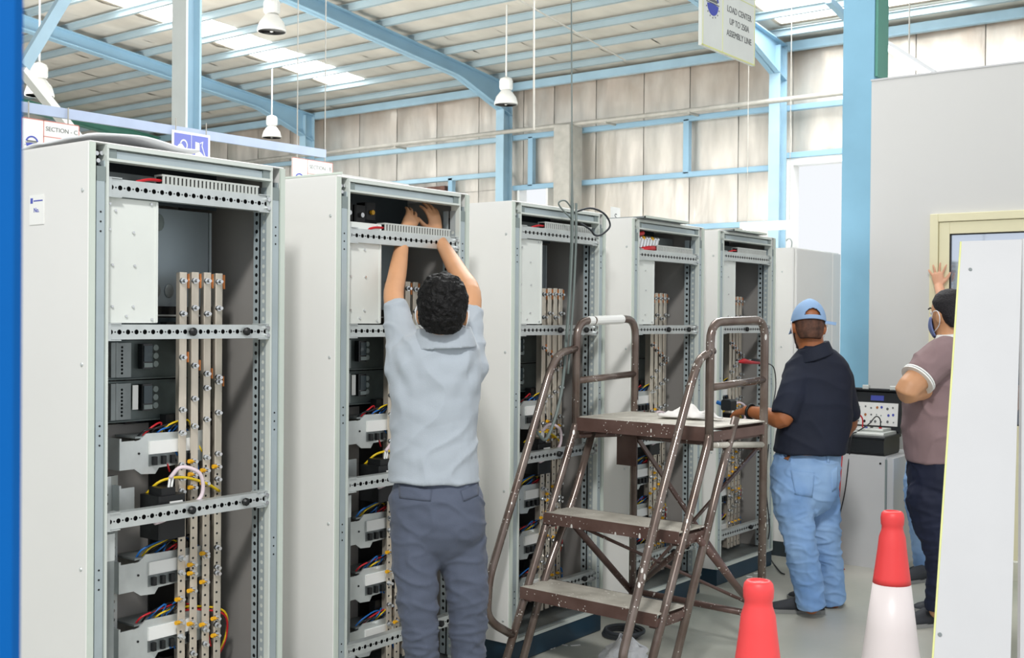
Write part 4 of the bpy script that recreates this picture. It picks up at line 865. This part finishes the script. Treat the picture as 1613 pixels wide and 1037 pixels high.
def shoe(par, heel, d, L=.28, m='shoe_dark'):
    heel = V(heel); d = V((d[0], d[1], 0)).normalized(); s = V((-d.y, d.x, 0)); mb = MB(); n = 12; vs = []
    secs = ((-.02, .02, .05), (.0, .034, .085), (.06, .04, .1), (.11, .041, .095), (.16, .045, .07), (.21, .048, .055), (.25, .043, .045), (.275, .028, .034), (.283, .01, .026))
    for t, w_, h in secs:
        for k in range(n):
            a = 2 * PI * k / n; c, s_ = math.cos(a), math.sin(a); vs.append(heel + d * t * L / .28 + s * w_ * (abs(c) ** .7) * (1 if c > 0 else -1) + UP * (.018 + (h - .018) * max(0, s_) ** .8 + .0 * min(0, s_)))
    m_ = len(secs); mb.add(vs, [(i * n + k, i * n + (k + 1) % n, (i + 1) * n + (k + 1) % n, (i + 1) * n + k) for i in range(m_ - 1) for k in range(n)] + [tuple(range(n))[::-1], tuple(range((m_ - 1) * n, m_ * n))])
    o = mb.build('shoe', m, par, smooth=True); vs = []
    for z in (0.0, .024):
        for t, w_ in ((-.026, .0), (-.022, .024), (.0, .037), (.06, .041), (.11, .04), (.16, .046), (.21, .05), (.25, .046), (.28, .03), (.291, .0)): vs.append((t, w_, z))
    pl_ = [(t, w_) for t, w_, z in vs[:10]] + [(t, -w_) for t, w_, z in vs[8:0:-1]]
    sb = MB(); nn = len(pl_); sb.add([heel + d * t * L / .28 + s * w_ + UP * z for z in (0.0005, .022) for t, w_ in pl_], [tuple(range(nn)), tuple(range(nn, 2 * nn))[::-1]] + [(k, nn + k, nn + (k + 1) % nn, (k + 1) % nn) for k in range(nn)]); sb.build('sole', 'sole', o)
    return o
def face(par, C_, F, R, up, mask='mask_white', s=1.0, straps=True):
    for sg in (-1, 1):
        MB().sph(C_ + F * .083 * s + R * sg * .032 * s + up * .008 * s, .012, 10).build('eye', 'label_white', par, smooth=True)
        MB().sph(C_ + F * .0935 * s + R * sg * .032 * s + up * .008 * s, .005, 8).build('pupil', 'black', par, smooth=True)
        MB().tube([C_ + F * .09 + R * sg * .05 + up * .027, C_ + F * .097 + R * sg * .032 + up * .033, C_ + F * .098 + R * sg * .014 + up * .028], .004, 6).build('eyebrow', 'hair_short', par)
    MB().tube([C_ + F * .088 - up * .072 - R * .02, C_ + F * .096 - up * .072, C_ + F * .088 - up * .072 + R * .02], .005, 6).build('lips', 'skin_dark', par)
    def mf(a, b):
        t = (a - .5) * 2.3; w_ = .074 + .002 * b; z = -.025 - .1 * b; bul = 1 + .14 * math.sin(PI * b)
        return C_ + (R * math.sin(t) * w_ * 1.08 * (1 - .3 * b) + F * (math.cos(t) * (.102 + .01 * math.sin(PI * b)) * bul * (.98 - .05 * b) + .005) + up * (z + .012 * abs(t))) * s
    mk = MB().grid(mf, 18, 8).build('face_mask', mask, par, smooth=True); q = mk.modifiers.new('t', 'SOLIDIFY'); q.thickness = .003; q.offset = 1
    if straps:
        for sg in (-1, 1):
            pts = [mf(.5 + .5 * sg, .05), C_ + R * sg * .079 * s + F * .03 + up * .012, C_ + R * sg * .092 * s - F * .014 + up * .016, C_ + R * sg * .094 * s - F * .03 - up * .015, C_ + R * sg * .083 * s - F * .012 - up * .055, mf(.5 + .5 * sg, .8)]
            MB().tube(smooth_path(pts, 4), .0022, 6).build('mask_strap', 'mask_white', par, smooth=True)
def hairshell(par, C_, F, R, up, m, s, lo_back, lo_side, amp, fr, name='hair', thick=1.12, front=.02):
    """hair over the skull: lowest at the nape, higher over the ears, off the face"""
    def fn(a, b):
        t = a * 2 * PI; back = -math.cos(t); side = abs(math.sin(t)); lo = (lo_back if back > 0 else front) * abs(back) ** 1.2 + lo_side * (1 - abs(back) ** 1.2)
        ph = (1 - b) ; zmax = .118; ang = b * (PI / 2); z = lo + (zmax * 1.03 * thick - lo) * math.sin(ang) ; k = math.cos(ang * .999) ** .62
        zz = max(-1, min(1, z / (.128 * thick))); k = math.sqrt(max(0, 1 - zz * zz)) ** .95 if z > 0 else 1 - .9 * (z / .128) ** 2 * (.55 if back > .3 else 1)
        p = C_ + (R * math.sin(t) * .0795 * k * thick + F * math.cos(t) * (.1) * k * thick - F * .006 + up * z) * s
        n_ = (p - C_).normalized(); return p + n_ * (amp * noise.noise(p * fr) + amp * .5 * noise.noise(p * fr * 2.3))
    o = MB().grid(fn, 56, 26).build(name, m, par, smooth=True); q = o.modifiers.new('t', 'SOLIDIFY'); q.thickness = .012; q.offset = -1; return o
def ear_hole(): pass

# ---------------------------------------------------------------- man in grey polo, arms raised into the second cabinet
sh1 = [(-2.7756,3.1638,1.5278,0.0697,0.075),(-2.7753,3.1638,1.4999,0.1208,0.09),(-2.7767,3.1623,1.4627,0.158,0.105),(-2.7779,3.1608,1.4116,0.1719,0.115),(-2.7789,3.1592,1.3419,0.1696,0.118),(-2.7797,3.1577,1.2489,0.158,0.115),(-2.7801,3.156,1.1327,0.1557,0.115),(-2.7771,3.1573,1.0398,0.1626,0.12),(-2.7745,3.1586,0.9748,0.165,0.125)]
hip1 = [(-2.7733,3.1601,1.0282,0.1162,0.085),(-2.7709,3.1614,0.9771,0.151,0.105),(-2.7684,3.1627,0.9237,0.1719,0.128),(-2.7637,3.1654,0.8424,0.1743,0.132),(-2.7594,3.1681,0.789,0.1696,0.125),(-2.7569,3.1694,0.7333,0.1348,0.1),(-2.7545,3.1707,0.6869,0.079,0.06),(-2.7542,3.1707,0.6683,0.0349,0.03)]
ll1 = [(-2.8124,3.1023,0.799),(-2.808,3.0919,0.697),(-2.7877,3.0811,0.5865),(-2.7789,3.0864,0.4603),(-2.7787,3.0978,0.338),(-2.7781,3.1092,0.1898),(-2.7812,3.1178,0.0362)]
rl1 = [(-2.7133,3.2287,0.793),(-2.7028,3.2356,0.688),(-2.6903,3.2439,0.5714),(-2.6914,3.2542,0.4404),(-2.6945,3.2631,0.3158),(-2.6972,3.272,0.1647),(-2.6998,3.2808,0.0082)]
LS, LE, LWr = V((-2.8628,3.0957,1.42)), V((-3.0544,3.2286,1.6513)), V((-3.228,3.4696,1.9178))
RS_, RE, RWr = V((-2.7133,3.2609,1.4204)), V((-2.8072,3.3933,1.668)), V((-3.228,3.6788,1.9204))
mb = MB(); tor(mb, [(x, y, z, a * .86, b * .86) for x, y, z, a, b in sh1], n=24); tor(mb, [(x, y, z, a * .86, b * .86) for x, y, z, a, b in hip1], n=24)
for L_ in (ll1, rl1): limb(mb, L_, [.08, .07, .062, .052, .05, .05, .04])
limb(mb, [LS, LS.lerp(LE, .5), LE, LE.lerp(LWr, .35), LWr], [.048, .044, .04, .037, .026]); limb(mb, [RS_, RS_.lerp(RE, .5), RE, RE.lerp(RWr, .35), RWr], [.048, .044, .041, .038, .026])
H1 = V((-2.7073,3.1162,1.5949)); HF1 = (FC * .95 + UP * .22).normalized(); HU1 = (UP - FC * .22 + RC * .03).normalized()
limb(mb, [V((-2.7461,3.1482,1.4821)), V((-2.7217,3.1298,1.5469)), H1], [.058, .054, .06])
q1 = head(mb, H1, HF1, HU1)
hand(mb, LWr, V((-3.24,3.5822,2.0478)) - LWr, V((1, -.2, 0)), V((0, 1, 0)), .35, .3); hand(mb, RWr, V((-3.24,3.6543,2.0539)) - RWr, V((1, .2, 0)), V((0, -1, 0)), .35, .3)
man = fuse(mb, 'person', 'skin', voxel=.0055, it=5); tag(man, 'man in pale grey polo and grey trousers seen from behind, arms raised into cabinet', 'person')
face(man, *q1)
def curls(p, n_): return .006 * noise.noise(p * 38) + .005 * (1 - abs(noise.noise(p * 60)) * 2)
mb = MB(); Cc, F_h, R_h, U_h = q1
ringloft(mb, [(Cc + U_h * z + F_h * f, R_h * a, F_h * b) for z, a, b, f in ((-.06, .05, .03, -.066), (-.042, .068, .052, -.052), (-.015, .08, .076, -.036), (.025, .087, .092, -.022), (.06, .087, .098, -.012), (.1, .074, .086, -.006), (.125, .05, .06, -.008), (.138, .015, .02, -.01))], 26)
fuse(mb, 'hair', 'hair', man, .0045, 2, curls)
mb = MB(); tor(mb, sh1)
for S_, E_, k in ((LS, LE, .82), (RS_, RE, .72)): limb(mb, [S_ - UP * .03, S_.lerp(E_, .3), S_.lerp(E_, k)], [.078, .064, .052], e1=False)
def fold1(p, n_):
    d = cloth(.007, 6, 1.5, 3)(p, n_); t = (p - V(sh1[4][:3])); l = t.dot(RC); z = t.z
    d += .008 * max(0, math.sin(38 * (z - .35 * abs(l + .02)) + 5 * l)) * max(0, 1 - abs(z + .18) / .26) * .6
    d += .009 * math.sin(60 * (z * .6 - abs(l) * 1.1)) * max(0, 1 - abs(abs(l) - .13) / .09) * max(0, 1 - abs(z - .03) / .14)
    return d
s1 = fuse(mb, 'polo_shirt', 'shirt_grey', man, .006, 7, fold1)
cr = [(-2.7265,3.1504,1.4617,0.1197,0.09),(-2.7269,3.1505,1.4939,0.1128,0.087),(-2.7291,3.1491,1.5307,0.1013,0.08),(-2.7292,3.1491,1.5376,0.099,0.079)]
mb = MB(); tor(mb, cr, R=(RC * .99 + UP * .05), p=2, n=30); fuse(mb, 'collar', 'shirt_grey', s1, .005, 2)
mb = MB(); tor(mb, hip1)
limb(mb, [V(ll1[0]) + UP * .04] + ll1[1:], [.094, .088, .077, .068, .062, .062, .062], e1=False); limb(mb, [V(rl1[0]) + UP * .04] + rl1[1:], [.094, .09, .08, .07, .063, .063, .063], e1=False)
def foldt(seed, amp):
    def f(p, n_):
        zz = p.z; k = max(0, 1 - abs(zz - .42) / .3); return cloth(amp, 8, 1.8, seed)(p, n_) + amp * 1.2 * k * ridged(p, 9, 1, seed + 4, 2.6)
    return f
t1 = fuse(mb, 'trousers', 'trouser_grey', man, .006, 14, foldt(2, .006))
patch(t1, ((-2.7836,2.9625,0.9725), (-2.6839,3.0389,0.9601), (-2.687,3.0361,0.922), (-2.7777,2.9665,0.9255)), .006, 'pocket_flap', 'trouser_grey'); patch(t1, ((-2.6056,3.0989,0.9542), (-2.5596,3.1344,0.9726), (-2.5556,3.137,0.9346), (-2.5963,3.1056,0.9185)), .006, 'pocket_flap', 'trouser_grey')
for L_ in (ll1, rl1): shoe(man, (L_[-1][0] - FC.x * .05, L_[-1][1] - FC.y * .05, 0), FC - RC * .1)

# ---------------------------------------------------------------- man in navy polo, jeans and blue cap
sh2 = [(-2.4404,5.8156,1.4443,0.0641,0.075),(-2.4293,5.8237,1.414,0.1012,0.09),(-2.4236,5.8278,1.3837,0.135,0.1),(-2.4231,5.8277,1.3432,0.1654,0.115),(-2.425,5.8255,1.2824,0.1822,0.128),(-2.4238,5.8254,1.1812,0.1856,0.135),(-2.4303,5.8189,1.0529,0.1924,0.14),(-2.4425,5.8085,0.9515,0.1924,0.145),(-2.4495,5.8022,0.8704,0.189,0.15)]
hip2 = [(-2.461,5.8192,0.9324,0.1354,0.1),(-2.4683,5.8129,0.8647,0.1727,0.13),(-2.4753,5.8066,0.7799,0.1828,0.14),(-2.4797,5.8023,0.6952,0.1794,0.145),(-2.4788,5.8022,0.6275,0.1625,0.125),(-2.4702,5.8083,0.5768,0.1219,0.09),(-2.4616,5.8144,0.5363,0.0609,0.05)]
ll2 = [(-2.5055,5.7066,0.6698),(-2.4965,5.7125,0.586),(-2.4738,5.7037,0.4892),(-2.4539,5.6927,0.3996),(-2.4421,5.7257,0.279),(-2.4331,5.7567,0.181),(-2.4264,5.7857,0.0589)]
rl2 = [(-2.4515,5.9494,0.6473),(-2.4502,5.9747,0.5581),(-2.4407,5.9808,0.4546),(-2.4352,5.9965,0.3561),(-2.4317,6.0357,0.2288),(-2.4299,6.0611,0.1271),(-2.4282,6.0865,0.0282)]
LS, LE, LWr = V((-2.4835,5.7302,1.2768)), V((-2.5247,5.6205,1.06)), V((-2.7645,5.6889,1.0859))
RS_, RE, RWr = V((-2.3569,5.9534,1.2738)), V((-2.3483,6.0833,1.027)), V((-2.4629,6.2967,0.9124))
mb = MB(); tor(mb, [(x, y, z, a * .87, b * .87) for x, y, z, a, b in sh2], n=24); tor(mb, [(x, y, z, a * .87, b * .87) for x, y, z, a, b in hip2], n=24)
for L_ in (ll2, rl2): limb(mb, L_, [.085, .08, .07, .055, .055, .05, .042])
limb(mb, [LS, LS.lerp(LE, .5), LE, LE.lerp(LWr, .4), LWr], [.06, .055, .05, .044, .029]); limb(mb, [RS_, RS_.lerp(RE, .5), RE, RE.lerp(RWr, .4), RWr], [.06, .055, .048, .042, .03])
H2 = V((-2.4657,5.7973,1.5486)); HF2 = (FC - UP * .12 + RC * .02).normalized(); HU2 = (UP + FC * .12 + RC * .03).normalized()
limb(mb, [V((-2.4424,5.8134,1.3902)), V((-2.454,5.8053,1.4644)), H2 - FC * .01], [.075, .066, .064])
q2 = head(mb, H2, HF2, HU2)
hand(mb, LWr, V((-2.8899,5.7436,1.0583)) - LWr, UP - RC * .2, -FC * .3 + RC * 0 + FC, .55, .2); hand(mb, RWr, FC - RC * .4, RC + UP * .4, UP, .6, .2)
man = fuse(mb, 'person', 'skin_dark', voxel=.006, it=5); tag(man, 'man in navy polo, light blue jeans and blue cap facing the far cabinet', 'person')
face(man, *q2); Cc, F_h, R_h, U_h = q2
mb = MB(); ringloft(mb, [(Cc + U_h * z + F_h * f, R_h * a, F_h * b) for z, a, b, f in ((-.075, .056, .04, -.052), (-.05, .066, .056, -.044), (-.02, .074, .07, -.033), (.03, .078, .085, -.02), (.06, .074, .08, -.014))], 22)
fuse(mb, 'hair', 'hair_fade', man, .005, 2)
def capf(a, b):
    t = a * 2 * PI; z = .012 + .118 * math.sin(b * PI / 2) ; k = math.sqrt(max(0, 1 - ((z - .012) / .119) ** 2)) ** .85 if b < 1 else 0
    return Cc + R_h * math.sin(t) * .091 * k + F_h * (math.cos(t) * .111 * k - .006) + U_h * (z - .012 * math.cos(t)) + (Cc * 0)
cm_ = MB(); nu, nv = 120, 42; cm_.v = [tuple(capf(i / nu, j / nv)) for i in range(nu) for j in range(nv + 1)]
for i in range(nu):
    for j in range(nv):
        dang = abs((i + .5) / nu - .5) * 2 * PI; jj = (j + .5) / 3
        if 1.6 < jj < 1.6 + 3.0 * math.sqrt(max(0, 1 - (dang / .5) ** 2)): continue
        a = i * (nv + 1) + j; b = ((i + 1) % nu) * (nv + 1) + j; cm_.f.append((a, b, b + 1, a + 1))
cp = cm_.build('cap', 'cap_blue', man, smooth=True); q = cp.modifiers.new('t', 'SOLIDIFY'); q.thickness = .004; q.offset = 1
def brim(a, b): t = (a - .5) * 2.0; return Cc + R_h * math.sin(t) * (.088 + .01 * b) + F_h * (math.cos(t) * (.105 + .07 * b)) + U_h * (.006 - .025 * b - .02 * (t * t) * b)
bm_ = MB().grid(brim, 14, 5).build('brim', 'cap_blue', cp, smooth=True); q = bm_.modifiers.new('t', 'SOLIDIFY'); q.thickness = .004
MB().sph(Cc + U_h * .131 - F_h * .004, .009, 8, (1, 1, .5)).build('cap_button', 'cap_blue', cp, smooth=True)
MB().bar(Cc + R_h * .075 - F_h * .06 + U_h * .014, Cc + R_h * .135 - F_h * .05 + U_h * .008, .003, .016, U_h).build('strap_tail', 'cap_blue', cp)
mb = MB(); tor(mb, sh2, n=30)
limb(mb, [LS, LS.lerp(LE, .45), LS.lerp(LE, .95)], [.08, .078, .072], e1=False); limb(mb, [RS_, RS_.lerp(RE, .45), RS_.lerp(RE, .93)], [.08, .076, .07], e1=False)
s2 = fuse(mb, 'polo_shirt', 'shirt_navy', man, .007, 14, cloth(.006, 5, 1.3, 7))
cr = [(-2.4289,5.7984,1.3741,0.1076,0.108),(-2.4319,5.7964,1.4043,0.0975,0.098),(-2.4349,5.7944,1.4346,0.0875,0.09),(-2.435,5.7945,1.4446,0.0841,0.088)]
mb = MB(); tor(mb, cr, R=(RC + UP * .34).normalized(), p=2, n=30); fuse(mb, 'collar', 'shirt_navy', s2, .0055, 2)
mb = MB(); tor(mb, hip2)
limb(mb, [V(ll2[0])] + ll2[1:], [.11, .108, .092, .084, .083, .08, .078], e1=False); limb(mb, [V(rl2[0])] + rl2[1:], [.1, .1, .088, .08, .078, .076, .074], e1=False)
j2 = fuse(mb, 'jeans', 'jeans', man, .0065, 14, foldt(9, .006))
patch(j2, ((-2.4275,5.566,0.7916), (-2.3316,5.6395,0.7828), (-2.3404,5.6314,0.6522), (-2.4183,5.5718,0.6709)), .004, 'back_pocket', 'jeans'); patch(j2, ((-2.3213,5.7736,0.7866), (-2.2874,5.7999,0.8102), (-2.2912,5.7956,0.6906), (-2.3148,5.7774,0.6771)), .004, 'back_pocket', 'jeans', 6, 6)
patch(j2, ((-2.5305,5.5513,0.9059), (-2.3719,5.61,0.8999), (-2.3715,5.6099,0.8705), (-2.5302,5.5512,0.8796)), .006, 'belt', 'leather', 12, 3)
for px_ in ((-2.4546,5.5463,0.886), (-2.3054,5.7236,0.8622)): q_ = V(px_); patch(j2, (q_ - RC * .008 + UP * .025, q_ + RC * .008 + UP * .025, q_ + RC * .008 - UP * .03, q_ - RC * .008 - UP * .03), .009, 'belt_loop', 'jeans', 2, 4)
shoe(man, V((-2.4283,5.9108,0)), -RC * .98 + FC * .12, .29); shoe(man, V((-2.4227,6.1647,0)), -RC * .9 + FC * .45, .28)
wt = LWr.lerp(LE, .12); ax_ = (LE - LWr).normalized(); wm = MB(); u_ = ax_.cross(UP).normalized(); w2 = ax_.cross(u_)
wm.tube([wt + (u_ * math.cos(t * PI / 8) + w2 * math.sin(t * PI / 8)) * .037 for t in range(16)], .008, 6, closed=True); wo = wm.build('wristwatch', 'black', man, smooth=True); MB().cyl(wt - u_ * .035 + UP * .01, wt - u_ * .05 + UP * .01, .021, 12).build('watch_case', 'black_gloss', wo); 
o = thing('probe_box', 'small black probe held in the left hand of the man in cap', 'tool', (-2.9052,5.7576,1.1057)); MB().cb(-.03, .03, -.035, .035, -.03, .03, .008).build('body', 'case_black', o); MB().cyl((-.03, 0, .0), (-.075, .01, .01), .012, 8).build('tip', 'w_blue', o)

# ---------------------------------------------------------------- man in mauve polo, arms folded, cut by the leaning panel
sh3 = [(-1.807,6.0503,1.5097,0.0522,0.07),(-1.8169,6.0423,1.4737,0.0783,0.1),(-1.8293,6.0323,1.4279,0.111,0.14),(-1.8414,6.0222,1.3527,0.1371,0.17),(-1.8505,6.0141,1.2547,0.1501,0.18),(-1.8569,6.0079,1.1404,0.1632,0.18),(-1.8605,6.0037,1.0098,0.1599,0.175),(-1.8542,6.0075,0.9119,0.1534,0.17),(-1.8509,6.0094,0.8565,0.1501,0.165)]
hip3 = [(-1.8466,6.0135,0.9283,0.1306,0.15),(-1.8483,6.0113,0.8565,0.1469,0.16),(-1.8445,6.0131,0.7488,0.1501,0.165),(-1.8381,6.0169,0.6509,0.1371,0.145),(-1.8296,6.0228,0.5923,0.0979,0.1),(-1.8239,6.0267,0.5466,0.0457,0.05)]
ll3 = [(-1.8618,5.9485,0.673),(-1.847,5.946,0.5614),(-1.8248,5.9495,0.4664),(-1.8134,5.9572,0.3696),(-1.8181,5.9652,0.2866),(-1.8253,5.9713,0.2033),(-1.8323,5.9774,0.097)]
rl3 = [(-1.816,6.1348,0.6555),(-1.8075,6.1652,0.5364),(-1.8018,6.1937,0.4332),(-1.7986,6.2202,0.3293),(-1.7979,6.2324,0.2436),(-1.7972,6.2445,0.1576),(-1.7964,6.2444,0.0906)]
LS, LE, LWr = V((-1.797,5.8551,1.4062)), V((-1.8965,5.6759,1.2318)), V((-1.8506,5.9129,1.2233))
RS_, RE, RWr = V((-1.8614,6.2593,1.3795)), V((-1.9497,6.2522,1.173)), V((-1.9553,5.9586,1.2296))
mb = MB(); tor(mb, [(x, y, z, a * .87, b * .87) for x, y, z, a, b in sh3], n=24); tor(mb, [(x, y, z, a * .87, b * .87) for x, y, z, a, b in hip3], n=24)
for L_ in (ll3, rl3): limb(mb, L_, [.085, .08, .07, .055, .055, .05, .042])
limb(mb, [LS, LS.lerp(LE, .5), LE, LE.lerp(LWr, .45), LWr], [.068, .066, .06, .05, .034]); limb(mb, [RS_, RS_.lerp(RE, .5), RE, RE.lerp(RWr, .45), RWr], [.066, .062, .055, .046, .032])
H3 = V((-1.8109,6.0486,1.6174)); HF3 = (-RC * .4 + FC * .9).normalized(); HU3 = (UP - RC * .06).normalized()
limb(mb, [V((-1.8065,6.0503,1.4673)), V((-1.8046,6.0524,1.5261)), H3], [.07, .064, .064])
q3 = head(mb, H3, HF3, HU3)
hand(mb, LWr, RC * .3 + FC, -RC, UP, .4, .2); hand(mb, RWr, -RC * .8 - FC * .8 + UP * .1, -RC * .3 + FC, UP, .9, .1)
man = fuse(mb, 'person', 'skin', voxel=.006, it=5); tag(man, 'man in mauve polo with white trim, arms folded, half hidden by the leaning panel', 'person')
face(man, *q3, mask='mask_blue'); Cc, F_h, R_h, U_h = q3
mb = MB(); ringloft(mb, [(Cc + U_h * z + F_h * f, R_h * a, F_h * b) for z, a, b, f in ((-.07, .05, .03, -.064), (-.045, .066, .05, -.052), (-.01, .077, .066, -.04), (.03, .083, .09, -.018), (.065, .08, .096, -.01), (.1, .063, .076, -.01), (.12, .038, .048, -.01), (.128, .01, .014, -.01))], 24)
fuse(mb, 'hair', 'hair_short', man, .005, 2)
mb = MB(); tor(mb, sh3, n=30); he = LS.lerp(LE, .62)
limb(mb, [LS + RC * .02, LS.lerp(LE, .3), he], [.1, .092, .086], e1=False); limb(mb, [RS_, RS_.lerp(RE, .3), RS_.lerp(RE, .6)], [.09, .085, .08], e1=False)
s3 = fuse(mb, 'polo_shirt', 'shirt_mauve', man, .007, 8, cloth(.009, 5.5, 1.3, 12))
dv = (LE - LS).normalized()
for k in range(2): MB().tube([he + dv * (.001 + .012 * k), he + dv * (.009 + .012 * k)], .0895, 28).build('sleeve_trim', 'label_white' , s3, smooth=False)
cr = [(-1.8006,6.0298,1.4904,0.0716,0.08),(-1.7983,6.0318,1.5132,0.0651,0.075)]
mb = MB(); tor(mb, cr, R=(RC + UP * .1).normalized(), p=2, n=26); fuse(mb, 'collar_trim', 'label_white', s3, .005, 2)
mb = MB(); tor(mb, hip3)
limb(mb, [V(ll3[0])] + ll3[1:], [.125, .108, .088, .076, .068, .062, .06], e1=False); limb(mb, [V(rl3[0])] + rl3[1:], [.11, .1, .088, .076, .068, .062, .06], e1=False)
fuse(mb, 'trousers', 'trouser_navy', man, .007, 6, foldt(15, .006))
shoe(man, V((-1.8334,6.0995,0)), -RC * .95 - FC * .25, .28); shoe(man, V((-1.8255,6.4404,0)), -RC, .28)

# ---------------------------------------------------------------- fourth person, almost wholly behind him, one hand on the door frame
sh4 = [(-2.1142,7.3899,1.47,0.0554,0.07),(-2.12,7.385,1.4264,0.1187,0.1),(-2.1381,7.3705,1.3669,0.1582,0.11),(-2.1675,7.3461,1.2083,0.182,0.125),(-2.2091,7.312,1.0101,0.174,0.125),(-2.2381,7.2875,0.812,0.1661,0.13)]
hip4 = [(-2.2323,7.2924,0.8516,0.1582,0.12),(-2.2499,7.2778,0.7525,0.1661,0.13),(-2.2673,7.2631,0.6337,0.1622,0.135),(-2.2724,7.2581,0.5347,0.1503,0.12)]
ll4 = [(-2.3102,7.1668,0.6003),(-2.3023,7.1464,0.4856),(-2.2849,7.1207,0.3733),(-2.2675,7.1073,0.2406),(-2.2537,7.1041,0.1261),(-2.2464,7.1086,0.0291)]
rl4 = [(-2.2322,7.3527,0.5878),(-2.2244,7.3573,0.4684),(-2.2166,7.3619,0.349),(-2.2086,7.3665,0.2097),(-2.2009,7.3711,0.0903),(-2.1968,7.3734,0.0106)]
LS, LE, LWr = V((-2.1908,7.3929,1.3571)), V((-2.2736,7.6092,1.5844)), V((-2.4295,7.885,1.811))
mb = MB(); tor(mb, [(x, y, z, a * .87, b * .87) for x, y, z, a, b in sh4], n=24); tor(mb, [(x, y, z, a * .87, b * .87) for x, y, z, a, b in hip4], n=24)
for L_ in (ll4, rl4): limb(mb, L_, [.08, .075, .06, .055, .05, .042])
limb(mb, [LS, LS.lerp(LE, .5), LE, LE.lerp(LWr, .4), LWr], [.055, .05, .046, .044, .031])
R4 = V((-2.0485,7.502,1.3466)); limb(mb, [R4, R4 - UP * .28, R4 - UP * .45 - RC * .12], [.052, .045, .03]); hand(mb, R4 - UP * .45 - RC * .12, -RC, -FC, UP, .6, .2)
H4 = V((-2.1031,7.3998,1.5927)); limb(mb, [V((-2.1106,7.3923,1.4265)), H4], [.06, .06]); q4 = head(mb, H4, -RC * .5 + FC, UP)
hand(mb, LWr, UP - V((1, 0, 0)) * .12, V((0, -1, 0)), V((1, 0, 0)), .04, 1.0)
man = fuse(mb, 'person', 'skin_pale', voxel=.0055, it=4); tag(man, 'person almost hidden behind the man in mauve, raised hand on the cream door frame', 'person')
face(man, *q4); Cc, F_h, R_h, U_h = q4
mb = MB(); ringloft(mb, [(Cc + U_h * z + F_h * f, R_h * a, F_h * b) for z, a, b, f in ((-.07, .05, .03, -.064), (-.01, .077, .066, -.04), (.03, .083, .09, -.018), (.065, .08, .096, -.01), (.1, .063, .076, -.01), (.128, .01, .014, -.01))], 20); fuse(mb, 'hair', 'hair_short', man, .006, 2)
mb = MB(); tor(mb, sh4, n=26); limb(mb, [LS, LS.lerp(LE, .6)], [.07, .064], e1=False); limb(mb, [R4, R4 - UP * .2], [.07, .065], e1=False); fuse(mb, 'shirt', 'shirt_navy', man, .008, 6, cloth(.004, 6, 1.2, 21))
mb = MB(); tor(mb, hip4); limb(mb, ll4, [.098, .094, .08, .074, .07, .068], e1=False); limb(mb, rl4, [.098, .094, .08, .074, .07, .068], e1=False); fuse(mb, 'jeans', 'jeans', man, .008, 5, foldt(25, .004))
shoe(man, V((-2.2165,7.0997,0)), -RC * .9 - FC * .4, .27); shoe(man, V((-2.162,7.348,0)), -RC, .27)
